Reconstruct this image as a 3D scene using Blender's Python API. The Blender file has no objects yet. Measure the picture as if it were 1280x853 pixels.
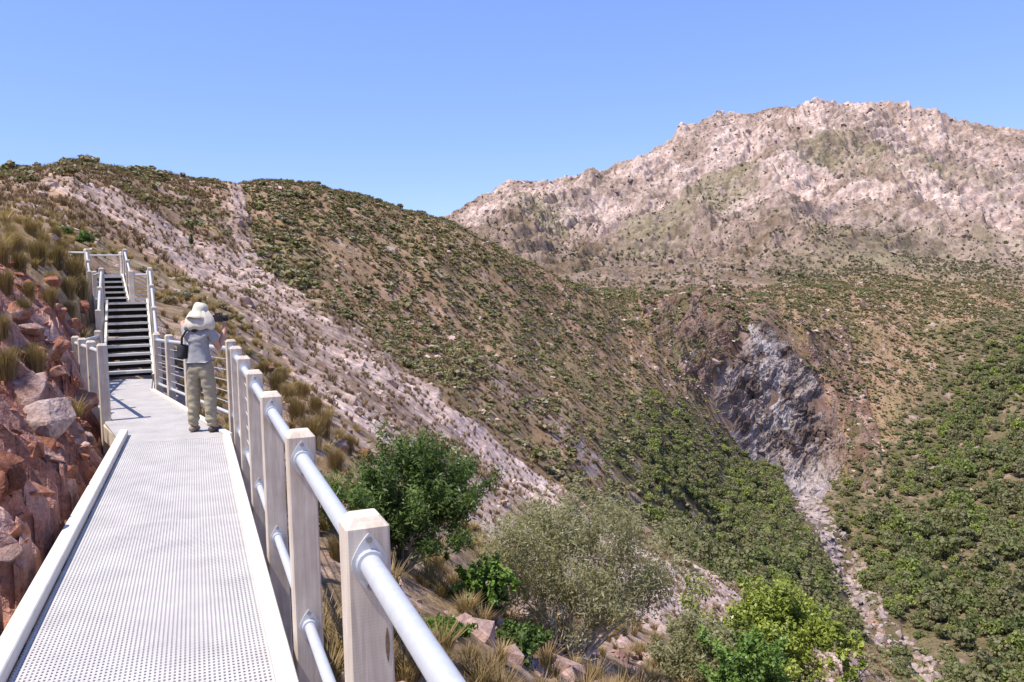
import bpy, bmesh, math, random
import numpy as np
from mathutils import Vector, Matrix, noise as mnoise

random.seed(7)
rng = np.random.default_rng(11)
scene = bpy.context.scene
COL = scene.collection
rad = math.radians

# ------------------------------------------------------------------ camera
CX, CY, FPX = 640.0, 426.5, 1000.0
PITCH, ROLL, EYE = rad(3.35), rad(1.5), 1.6
F = np.array([0, math.cos(PITCH), -math.sin(PITCH)])
U0 = np.array([0, math.sin(PITCH), math.cos(PITCH)])
R0 = np.array([1.0, 0, 0])
UP = U0 * math.cos(ROLL) + R0 * math.sin(ROLL)
RT = R0 * math.cos(ROLL) - U0 * math.sin(ROLL)
EYEV = np.array([0, 0, EYE])

cam_data = bpy.data.cameras.new("camera")
cam_data.sensor_width = 36.0
cam_data.lens = FPX / 1280 * 36
cam_data.clip_start, cam_data.clip_end = 0.05, 20000
cam = bpy.data.objects.new("camera_view", cam_data)
COL.objects.link(cam)
M = Matrix.Identity(4)
for i in range(3):
    M[i][0], M[i][1], M[i][2], M[i][3] = RT[i], UP[i], -F[i], EYEV[i]
cam.matrix_world = M
scene.camera = cam


def ray(u, v):
    return F + RT * ((u - CX) / FPX) - UP * ((v - CY) / FPX)


def at_z(u, v, z=0.0):
    d = ray(u, v)
    return EYEV + d * ((z - EYE) / d[2])


def at_d(u, v, d):
    return EYEV + ray(u, v) * d


def project(P):
    Q = P - EYEV
    d = Q @ F
    dd = np.where(np.abs(d) < 1e-6, 1e-6, d)
    return CX + FPX * (Q @ RT) / dd, CY - FPX * (Q @ UP) / dd, d


# ------------------------------------------------------------------ noise
_perm = np.random.default_rng(5).permutation(256).astype(np.int32)
_perm = np.concatenate([_perm, _perm])
_ga = np.random.default_rng(6).uniform(0, 2 * np.pi, 256)
_gx, _gy = np.cos(_ga), np.sin(_ga)


def perlin(x, y):
    xi = np.floor(x).astype(np.int32)
    yi = np.floor(y).astype(np.int32)
    xf, yf = x - xi, y - yi
    xi &= 255
    yi &= 255
    u = xf * xf * xf * (xf * (xf * 6 - 15) + 10)
    v = yf * yf * yf * (yf * (yf * 6 - 15) + 10)

    def g(ix, iy, dx, dy):
        h = _perm[_perm[ix & 255] + (iy & 255)]
        return _gx[h] * dx + _gy[h] * dy
    a = g(xi, yi, xf, yf)
    b = g(xi + 1, yi, xf - 1, yf)
    c = g(xi, yi + 1, xf, yf - 1)
    d = g(xi + 1, yi + 1, xf - 1, yf - 1)
    return 1.4 * ((a + (b - a) * u) + ((c + (d - c) * u) - (a + (b - a) * u)) * v)


def fbm(x, y, octv=5, gain=0.5, lac=2.03):
    s, a = 0, 1.0
    for i in range(octv):
        s = s + a * perlin(x + 17.3 * i, y - 9.1 * i)
        x, y, a = x * lac, y * lac, a * gain
    return s


def ridged(x, y, octv=5, gain=0.5, lac=2.07):
    s, a = 0, 1.0
    for i in range(octv):
        s = s + a * (1 - 2 * np.abs(perlin(x + 31.7 * i, y + 4.3 * i)))
        x, y, a = x * lac, y * lac, a * gain
    return s


def sstep(a, b, x):
    t = np.clip((x - a) / (b - a), 0, 1)
    return t * t * (3 - 2 * t)


def in_poly(u, v, poly):
    r = np.zeros(u.shape, bool)
    n = len(poly)
    for i in range(n):
        x0, y0 = poly[i]
        x1, y1 = poly[(i + 1) % n]
        if y0 == y1:
            continue
        c = ((y0 > v) != (y1 > v)) & (u < (x1 - x0) * (v - y0) / (y1 - y0) + x0)
        r ^= c
    return r


def dist_line(u, v, pts):
    best = np.full(u.shape, 1e9)
    for (x0, y0), (x1, y1) in zip(pts[:-1], pts[1:]):
        dx, dy = x1 - x0, y1 - y0
        t = np.clip(((u - x0) * dx + (v - y0) * dy) / (dx * dx + dy * dy), 0, 1)
        best = np.minimum(best, np.hypot(u - x0 - t * dx, v - y0 - t * dy))
    return best


# ------------------------------------------------------------------ materials
def new_mat(name):
    m = bpy.data.materials.new(name)
    m.use_nodes = True
    nt = m.node_tree
    for n in list(nt.nodes):
        nt.nodes.remove(n)
    out = nt.nodes.new("ShaderNodeOutputMaterial")
    return m, nt, out


def N(nt, kind, **kw):
    n = nt.nodes.new(kind)
    for k, val in kw.items():
        if k in n.inputs:
            n.inputs[k].default_value = val
        else:
            setattr(n, k, val)
    return n


def L(nt, a, b):
    nt.links.new(a, b)


def ramp(nt, stops, fac=None, interp='LINEAR'):
    r = nt.nodes.new("ShaderNodeValToRGB")
    r.color_ramp.interpolation = interp
    el = r.color_ramp.elements
    while len(el) > 1:
        el.remove(el[-1])
    el[0].position, el[0].color = stops[0][0], (*stops[0][1], 1)
    for p, c in stops[1:]:
        e = el.new(p)
        e.color = (*c, 1)
    if fac is not None:
        L(nt, fac, r.inputs[0])
    return r


def noise_tex(nt, scale, detail=4, rough=0.55, coord=None, dist=0.0):
    t = N(nt, "ShaderNodeTexNoise")
    t.inputs["Scale"].default_value = scale
    t.inputs["Detail"].default_value = detail
    t.inputs["Roughness"].default_value = rough
    t.inputs["Distortion"].default_value = dist
    if coord is not None:
        L(nt, coord, t.inputs["Vector"])
    return t


def mul_col(nt, a, b, fac=1.0, mode='MULTIPLY'):
    m = N(nt, "ShaderNodeMix", data_type='RGBA', blend_type=mode)
    m.inputs[0].default_value = fac
    L(nt, a, m.inputs[6])
    L(nt, b, m.inputs[7])
    return m.outputs[2]


def simple_mat(name, base, var=0.12, scale=20, rough=0.8, metal=0.0, bump=0.0, bump_scale=60, coord='Object', stretch=None):
    m, nt, out = new_mat(name)
    p = N(nt, "ShaderNodeBsdfPrincipled")
    p.inputs["Roughness"].default_value = rough
    p.inputs["Metallic"].default_value = metal
    tc = N(nt, "ShaderNodeTexCoord")
    vec = tc.outputs[coord]
    if stretch:
        mp = N(nt, "ShaderNodeMapping")
        mp.inputs["Scale"].default_value = stretch
        L(nt, vec, mp.inputs[0])
        vec = mp.outputs[0]
    n = noise_tex(nt, scale, 5, 0.6, vec)
    lo = tuple(c * (1 - var) for c in base)
    hi = tuple(min(1, c * (1 + var)) for c in base)
    r = ramp(nt, [(0.3, lo), (0.7, hi)], n.outputs[0])
    L(nt, r.outputs[0], p.inputs["Base Color"])
    if bump:
        n2 = noise_tex(nt, bump_scale, 5, 0.6, vec)
        b = N(nt, "ShaderNodeBump")
        b.inputs["Strength"].default_value = bump
        b.inputs["Distance"].default_value = 0.01
        L(nt, n2.outputs[0], b.inputs["Height"])
        L(nt, b.outputs[0], p.inputs["Normal"])
    L(nt, p.outputs[0], out.inputs[0])
    return m


def leaf_mat(name, palette, transl=0.25, rough=0.6, spread=1.0):
    """palette: ramp stops; driven by the vertex attribute tint plus a random value per object"""
    m, nt, out = new_mat(name)
    at = N(nt, "ShaderNodeAttribute", attribute_name="tint")
    oi = N(nt, "ShaderNodeObjectInfo")
    ad = N(nt, "ShaderNodeMath", operation='MULTIPLY_ADD')
    L(nt, oi.outputs["Random"], ad.inputs[0])
    ad.inputs[1].default_value = spread * 0.6
    L(nt, at.outputs["Fac"], ad.inputs[2])
    r = ramp(nt, palette, ad.outputs[0])
    d = N(nt, "ShaderNodeBsdfPrincipled")
    d.inputs["Roughness"].default_value = rough
    d.inputs["Specular IOR Level"].default_value = 0.25
    L(nt, r.outputs[0], d.inputs["Base Color"])
    t = N(nt, "ShaderNodeBsdfTranslucent")
    tc = mul_col(nt, r.outputs[0], ramp(nt, [(0, (1.0, 1.05, 0.55))]).outputs[0])
    L(nt, tc, t.inputs[0])
    mx = N(nt, "ShaderNodeMixShader")
    mx.inputs[0].default_value = transl
    L(nt, d.outputs[0], mx.inputs[1])
    L(nt, t.outputs[0], mx.inputs[2])
    L(nt, mx.outputs[0], out.inputs[0])
    return m


def terrain_mat(name, fine, coarse, bump_d):
    m, nt, out = new_mat(name)
    p = N(nt, "ShaderNodeBsdfPrincipled")
    p.inputs["Roughness"].default_value = 0.95
    p.inputs["Specular IOR Level"].default_value = 0.1
    at = N(nt, "ShaderNodeAttribute", attribute_name="ground_colour")
    tc = N(nt, "ShaderNodeTexCoord")
    n1 = noise_tex(nt, fine, 6, 0.65, tc.outputs["Object"])
    n2 = noise_tex(nt, coarse, 5, 0.6, tc.outputs["Object"])
    r1 = ramp(nt, [(0.28, (0.5, 0.47, 0.45)), (0.5, (1, 1, 1)), (0.72, (1.45, 1.42, 1.4))], n1.outputs[0])
    r2 = ramp(nt, [(0.3, (0.75, 0.72, 0.68)), (0.7, (1.2, 1.2, 1.2))], n2.outputs[0])
    c = mul_col(nt, at.outputs["Color"], r1.outputs[0])
    c = mul_col(nt, c, r2.outputs[0])
    L(nt, c, p.inputs["Base Color"])
    n3 = noise_tex(nt, fine * 7, 4, 0.7, tc.outputs["Object"])
    r3 = ramp(nt, [(0.3, (0.62, 0.6, 0.58)), (0.5, (1, 1, 1)), (0.7, (1.3, 1.3, 1.3))], n3.outputs[0])
    c = mul_col(nt, c, r3.outputs[0])
    L(nt, c, p.inputs["Base Color"])
    b = N(nt, "ShaderNodeBump")
    b.inputs["Strength"].default_value = 0.7
    b.inputs["Distance"].default_value = bump_d
    L(nt, n1.outputs[0], b.inputs["Height"])
    L(nt, b.outputs[0], p.inputs["Normal"])
    L(nt, p.outputs[0], out.inputs[0])
    return m


def timber_mat(name, a, b):
    m, nt, out = new_mat(name)
    p = N(nt, "ShaderNodeBsdfPrincipled")
    p.inputs["Roughness"].default_value = 0.8
    p.inputs["Specular IOR Level"].default_value = 0.2
    tc = N(nt, "ShaderNodeTexCoord")
    oi = N(nt, "ShaderNodeObjectInfo")
    add = N(nt, "ShaderNodeVectorMath", operation='ADD')
    sc = N(nt, "ShaderNodeVectorMath", operation='SCALE')
    comb = N(nt, "ShaderNodeCombineXYZ")
    for i in range(3):
        L(nt, oi.outputs["Random"], comb.inputs[i])
    L(nt, comb.outputs[0], sc.inputs[0])
    sc.inputs["Scale"].default_value = 13.0
    L(nt, tc.outputs["Object"], add.inputs[0])
    L(nt, sc.outputs[0], add.inputs[1])
    mp = N(nt, "ShaderNodeMapping")
    mp.inputs["Scale"].default_value = (1, 1, 0.06)
    L(nt, add.outputs[0], mp.inputs[0])
    n1 = noise_tex(nt, 55, 4, 0.6, mp.outputs[0], 0.6)
    n2 = noise_tex(nt, 7, 3, 0.5, add.outputs[0])
    # band-saw ripple across the face
    wv = N(nt, "ShaderNodeTexWave", wave_type='BANDS', bands_direction='Z')
    wv.inputs["Scale"].default_value = 32
    wv.inputs["Distortion"].default_value = 1.2
    L(nt, add.outputs[0], wv.inputs["Vector"])
    r = ramp(nt, [(0.3, a), (0.68, b)], n1.outputs[0])
    r2 = ramp(nt, [(0.3, (0.86, 0.83, 0.82)), (0.65, (1.05, 1.05, 1.05))], n2.outputs[0])
    r3 = ramp(nt, [(0.0, (0.95, 0.95, 0.96)), (0.6, (1.0, 1.0, 1.0))], wv.outputs[0])
    c = mul_col(nt, r.outputs[0], r2.outputs[0])
    c = mul_col(nt, c, r3.outputs[0])
    # a knot here and there
    vo = N(nt, "ShaderNodeTexVoronoi")
    vo.inputs["Scale"].default_value = 2.6
    mpk = N(nt, "ShaderNodeMapping")
    mpk.inputs["Scale"].default_value = (1, 1, 0.45)
    L(nt, add.outputs[0], mpk.inputs[0])
    L(nt, mpk.outputs[0], vo.inputs["Vector"])
    rk = ramp(nt, [(0.02, (0.45, 0.33, 0.25)), (0.05, (1, 1, 1))], vo.outputs[0])
    c = mul_col(nt, c, rk.outputs[0])
    L(nt, c, p.inputs["Base Color"])
    b_ = N(nt, "ShaderNodeBump")
    b_.inputs["Strength"].default_value = 0.25
    b_.inputs["Distance"].default_value = 0.004
    L(nt, n1.outputs[0], b_.inputs["Height"])
    L(nt, b_.outputs[0], p.inputs["Normal"])
    L(nt, p.outputs[0], out.inputs[0])
    return m


def rock_mat(name, stops, fine=9.0, fleck=0.7):
    m, nt, out = new_mat(name)
    p = N(nt, "ShaderNodeBsdfPrincipled")
    p.inputs["Roughness"].default_value = 0.92
    p.inputs["Specular IOR Level"].default_value = 0.15
    tc = N(nt, "ShaderNodeTexCoord")
    oi = N(nt, "ShaderNodeObjectInfo")
    comb = N(nt, "ShaderNodeVectorMath", operation='ADD')
    L(nt, tc.outputs["Object"], comb.inputs[0])
    L(nt, oi.outputs["Location"], comb.inputs[1])
    n1 = noise_tex(nt, 1.7, 6, 0.62, comb.outputs[0], 0.4)
    n2 = noise_tex(nt, fine, 6, 0.7, comb.outputs[0])
    n3 = noise_tex(nt, fine * 5, 3, 0.6, comb.outputs[0])
    ma = N(nt, "ShaderNodeMath", operation='MULTIPLY_ADD')
    L(nt, oi.outputs["Random"], ma.inputs[0])
    ma.inputs[1].default_value = 0.35
    L(nt, n1.outputs[0], ma.inputs[2])
    sb = N(nt, "ShaderNodeMath", operation='SUBTRACT')
    L(nt, ma.outputs[0], sb.inputs[0])
    sb.inputs[1].default_value = 0.17
    r = ramp(nt, stops, sb.outputs[0])
    r2 = ramp(nt, [(0.3, (0.5, 0.47, 0.45)), (0.52, (1, 1, 1)), (0.7, (1.3, 1.3, 1.3))], n2.outputs[0])
    # pale lichen flecks
    r3 = ramp(nt, [(0.6, (0, 0, 0)), (0.68, (fleck, fleck, fleck))], n3.outputs[0])
    c = mul_col(nt, r.outputs[0], r2.outputs[0])
    mx = N(nt, "ShaderNodeMix", data_type='RGBA')
    L(nt, r3.outputs[0], mx.inputs[0])
    L(nt, c, mx.inputs[6])
    mx.inputs[7].default_value = (0.42, 0.35, 0.31, 1)
    L(nt, mx.outputs[2], p.inputs["Base Color"])
    b = N(nt, "ShaderNodeBump")
    b.inputs["Strength"].default_value = 0.8
    b.inputs["Distance"].default_value = 0.05
    L(nt, n2.outputs[0], b.inputs["Height"])
    L(nt, b.outputs[0], p.inputs["Normal"])
    L(nt, p.outputs[0], out.inputs[0])
    return m


M_HILL = terrain_mat("hillside_ground", 2.2, 0.16, 0.25)
M_MOUNT = terrain_mat("mountain_rock", 0.22, 0.03, 2.5)
M_TIMBER = timber_mat("sawn_timber", (0.52, 0.43, 0.335), (0.68, 0.595, 0.485))
M_STEEL = simple_mat("galvanised_steel", (0.54, 0.55, 0.56), 0.07, 30, 0.5, 0.3)
M_BOLT = simple_mat("bolt_steel", (0.30, 0.31, 0.33), 0.1, 30, 0.4, 0.9)
M_GRATE = simple_mat("pale_grating", (0.46, 0.43, 0.408), 0.14, 3, 0.75, bump=0.1)
M_KERB = simple_mat("pale_kerb_timber", (0.62, 0.58, 0.515), 0.10, 6, 0.8, stretch=(1, 1, 1))
M_TREAD = simple_mat("grey_tread", (0.42, 0.41, 0.40), 0.1, 8, 0.8)
M_BEARER = simple_mat("dark_bearer_timber", (0.16, 0.13, 0.10), 0.2, 8, 0.9)
M_SPLIT = simple_mat("open_split", (0.20, 0.13, 0.08), 0.4, 60, 0.9)
M_GAPSHADE = simple_mat("stair_gap_shade", (0.035, 0.032, 0.03), 0.2, 8, 0.9)  # near-black colour standing in for the shade between open treads
M_REDROCK = rock_mat("red_rock", [(0.3, (0.14, 0.055, 0.036)), (0.45, (0.29, 0.115, 0.068)), (0.62, (0.38, 0.18, 0.115)), (0.8, (0.50, 0.335, 0.275))], 8, .4)
M_PINKROCK = rock_mat("pink_rock", [(0.25, (0.20, 0.10, 0.08)), (0.45, (0.36, 0.225, 0.185)), (0.65, (0.45, 0.325, 0.285)), (0.85, (0.52, 0.42, 0.38))], 8, .5)
M_PALEROCK = rock_mat("pale_rubble", [(0.3, (0.42, 0.31, 0.26)), (0.7, (0.58, 0.47, 0.42))], 3)
M_MBOULDER = rock_mat("mountain_boulder", [(0.3, (0.24, 0.18, 0.16)), (0.7, (0.46, 0.38, 0.35))], 1.2)
M_CLIFF = rock_mat("cliff_rock", [(0.12, (0.045, 0.035, 0.033)), (0.28, (0.10, 0.08, 0.08)), (0.40, (0.17, 0.145, 0.15)), (0.55, (0.40, 0.37, 0.38))], 0.6, 0.1)
M_CRAG = terrain_mat("crag_rock", 0.9, 0.12, 0.4)
M_BARK = simple_mat("grey_bark", (0.30, 0.27, 0.24), 0.3, 12, 0.9)
M_PALEBARK = simple_mat("pale_bark", (0.52, 0.47, 0.42), 0.25, 12, 0.9)
M_BARKD = simple_mat("dark_bark", (0.13, 0.10, 0.08), 0.3, 12, 0.9)
M_TREE = leaf_mat("forest_leaf", [(0.0, (0.10, 0.125, 0.045)), (0.25, (0.16, 0.185, 0.07)), (0.45, (0.22, 0.22, 0.095)), (0.6, (0.27, 0.23, 0.15)), (0.72, (0.20, 0.235, 0.08)), (0.9, (0.29, 0.34, 0.09)), (1.0, (0.33, 0.35, 0.11))], 0.4, spread=.3)
M_HEATH = leaf_mat("heath_leaf", [(0.0, (0.16, 0.165, 0.07)), (0.25, (0.22, 0.205, 0.10)), (0.45, (0.29, 0.23, 0.125)), (0.62, (0.31, 0.28, 0.20)), (0.75, (0.21, 0.22, 0.095)), (0.88, (0.33, 0.22, 0.13)), (1.0, (0.19, 0.20, 0.085))], 0.25)
M_MSCRUB = leaf_mat("mountain_scrub_leaf", [(0.0, (0.12, 0.12, 0.06)), (0.4, (0.18, 0.155, 0.09)), (0.75, (0.23, 0.175, 0.12)), (1.0, (0.18, 0.18, 0.09))], 0.25)
M_TUFT = leaf_mat("dry_tuft", [(0.0, (0.10, 0.085, 0.045)), (0.5, (0.17, 0.115, 0.065)), (1.0, (0.24, 0.165, 0.095))], 0.15)
M_GRASS = leaf_mat("tussock_blade", [(0.0, (0.10, 0.095, 0.04)), (0.35, (0.22, 0.155, 0.07)), (0.7, (0.31, 0.215, 0.105)), (1.0, (0.42, 0.31, 0.17))], 0.35)
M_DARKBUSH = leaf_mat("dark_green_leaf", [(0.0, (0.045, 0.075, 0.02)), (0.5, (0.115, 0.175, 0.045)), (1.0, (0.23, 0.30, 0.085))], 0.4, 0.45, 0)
M_GREYBUSH = leaf_mat("grey_olive_leaf", [(0.0, (0.17, 0.16, 0.08)), (0.5, (0.31, 0.295, 0.16)), (1.0, (0.50, 0.48, 0.31))], 0.45, 0.5, 0)
M_LIMEBUSH = leaf_mat("lime_leaf", [(0.0, (0.10, 0.14, 0.025)), (0.5, (0.28, 0.33, 0.06)), (1.0, (0.52, 0.54, 0.13))], 0.35, 0.4, 0)
M_MIDBUSH = leaf_mat("glossy_green_leaf", [(0.0, (0.06, 0.10, 0.02)), (0.5, (0.14, 0.23, 0.045)), (1.0, (0.28, 0.38, 0.09))], 0.3, 0.4, 0)


# ------------------------------------------------------------------ mesh helpers
def np_mesh(name, verts, quads, mats, attrs=None, smooth=False, mat_index=None, col=None):
    me = bpy.data.meshes.new(name)
    verts = np.ascontiguousarray(verts, np.float32)
    quads = np.ascontiguousarray(quads, np.int32)
    k = quads.shape[1]
    me.vertices.add(len(verts))
    me.vertices.foreach_set("co", verts.ravel())
    me.loops.add(quads.size)
    me.loops.foreach_set("vertex_index", quads.ravel())
    me.polygons.add(len(quads))
    me.polygons.foreach_set("loop_start", np.arange(0, quads.size, k, dtype=np.int32))
    if smooth:
        me.polygons.foreach_set("use_smooth", np.ones(len(quads), bool))
    else:
        me.polygons.foreach_set("use_smooth", np.zeros(len(quads), bool))
    for m in mats:
        me.materials.append(m)
    if mat_index is not None:
        me.polygons.foreach_set("material_index", np.ascontiguousarray(mat_index, np.int32))
    for an, arr in (attrs or {}).items():
        a = me.attributes.new(an, 'FLOAT', 'POINT')
        a.data.foreach_set("value", np.ascontiguousarray(arr, np.float32))
    if col is not None:
        a = me.attributes.new("ground_colour", 'FLOAT_COLOR', 'POINT')
        c4 = np.ones((len(verts), 4), np.float32)
        c4[:, :3] = col
        a.data.foreach_set("color", c4.ravel())
    me.update(calc_edges=True)
    me.validate()
    return me


def tag(o, label=None, cat=None, group=None, kind=None):
    if label:
        o['label'] = label
    if cat:
        o['category'] = cat
    if group:
        o['group'] = group
    if kind:
        o['kind'] = kind
    return o


def wloc(o):
    p = Vector(o.location)
    while o.parent is not None:
        o = o.parent
        p = p + Vector(o.location)
    return p


def link(name, me, parent=None, loc=None):
    o = bpy.data.objects.new(name, me)
    COL.objects.link(o)
    if parent is not None:
        o.parent = parent
        if loc is None:
            o.matrix_parent_inverse = Matrix.Identity(4)
            o.location = -wloc(parent)
    if loc is not None:
        o.location = loc
    return o


def empty(name, loc=(0, 0, 0)):
    o = bpy.data.objects.new(name, None)
    o.empty_display_size = 0.2
    COL.objects.link(o)
    o.location = Vector(loc)
    return o


class MB:
    """collects boxes, tubes and prisms; build() links them as one mesh object (world coordinates)"""

    def __init__(self):
        self.v, self.f, self.s = [], [], []

    def add(self, vs, fs, smooth=False):
        b = len(self.v)
        self.v += [tuple(map(float, p)) for p in vs]
        self.f += [tuple(b + i for i in q) for q in fs]
        self.s += [smooth] * len(fs)

    def prism(self, poly, z0, z1):
        """poly: list of (x, y) counter-clockwise, z0/z1 numbers or lists"""
        n = len(poly)
        z0 = z0 if hasattr(z0, '__len__') else [z0] * n
        z1 = z1 if hasattr(z1, '__len__') else [z1] * n
        vs = [(p[0], p[1], z) for p, z in zip(poly, z0)] + [(p[0], p[1], z) for p, z in zip(poly, z1)]
        fs = [tuple(range(n - 1, -1, -1)), tuple(range(n, 2 * n))]
        fs += [(i, (i + 1) % n, n + (i + 1) % n, n + i) for i in range(n)]
        self.add(vs, fs)

    def bar(self, p, q, w, h, up=(0, 0, 1)):
        """box along p->q, w wide, h high, centred on the line"""
        p, q, up = Vector(p), Vector(q), Vector(up)
        d = (q - p).normalized()
        s = d.cross(up).normalized() * (w / 2)
        t = s.cross(d).normalized() * (h / 2)
        vs = [p - s - t, p + s - t, p + s + t, p - s + t, q - s - t, q + s - t, q + s + t, q - s + t]
        self.add(vs, [(0, 1, 2, 3), (7, 6, 5, 4), (0, 4, 5, 1), (1, 5, 6, 2), (2, 6, 7, 3), (3, 7, 4, 0)])

    def tube(self, pts, radii, n=10, cap=True):
        pts = [Vector(p) for p in pts]
        if not hasattr(radii, '__len__'):
            radii = [radii] * len(pts)
        d0 = (pts[1] - pts[0]).normalized()
        a = d0.cross(Vector((0, 0, 1)))
        if a.length < 1e-3:
            a = d0.cross(Vector((0, 1, 0)))
        a.normalize()
        vs, fs = [], []
        for i, p in enumerate(pts):
            d = (pts[min(i + 1, len(pts) - 1)] - pts[max(i - 1, 0)]).normalized()
            a = (a - d * a.dot(d)).normalized()
            b = d.cross(a)
            for k in range(n):
                t = 2 * math.pi * k / n
                vs.append(p + (a * math.cos(t) + b * math.sin(t)) * radii[i])
        for i in range(len(pts) - 1):
            for k in range(n):
                fs.append((i * n + k, i * n + (k + 1) % n, (i + 1) * n + (k + 1) % n, (i + 1) * n + k))
        self.add(vs, fs, True)
        if cap:
            self.add(vs[:n], [tuple(range(n - 1, -1, -1))])
            self.add(vs[-n:], [tuple(range(n))])

    def build(self, name, mat, parent=None, bevel=0.0):
        me = bpy.data.meshes.new(name)
        org = Vector((0, 0, 0))
        if self.v:
            a = np.array(self.v)
            org = Vector(((a.min(0) + a.max(0)) / 2).tolist())
        me.from_pydata([Vector(p) - org for p in self.v], [], self.f)
        for p, s in zip(me.polygons, self.s):
            p.use_smooth = s
        me.materials.append(mat)
        if bevel:
            bm = bmesh.new()
            bm.from_mesh(me)
            bmesh.ops.bevel(bm, geom=bm.edges[:], offset=bevel, segments=1, affect='EDGES')
            bm.to_mesh(me)
            bm.free()
        me.update()
        o = bpy.data.objects.new(name, me)
        COL.objects.link(o)
        if parent is not None:
            o.parent = parent
            o.location = org - wloc(parent)
        else:
            o.location = org
        return o


# ------------------------------------------------------------------ terrain
# profile of the land along each bearing: 12 stations (distance, picture row v or height z)
def V(d, v):
    return ('v', d, v)


def Z(d, z):
    return ('z', d, z)


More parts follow.
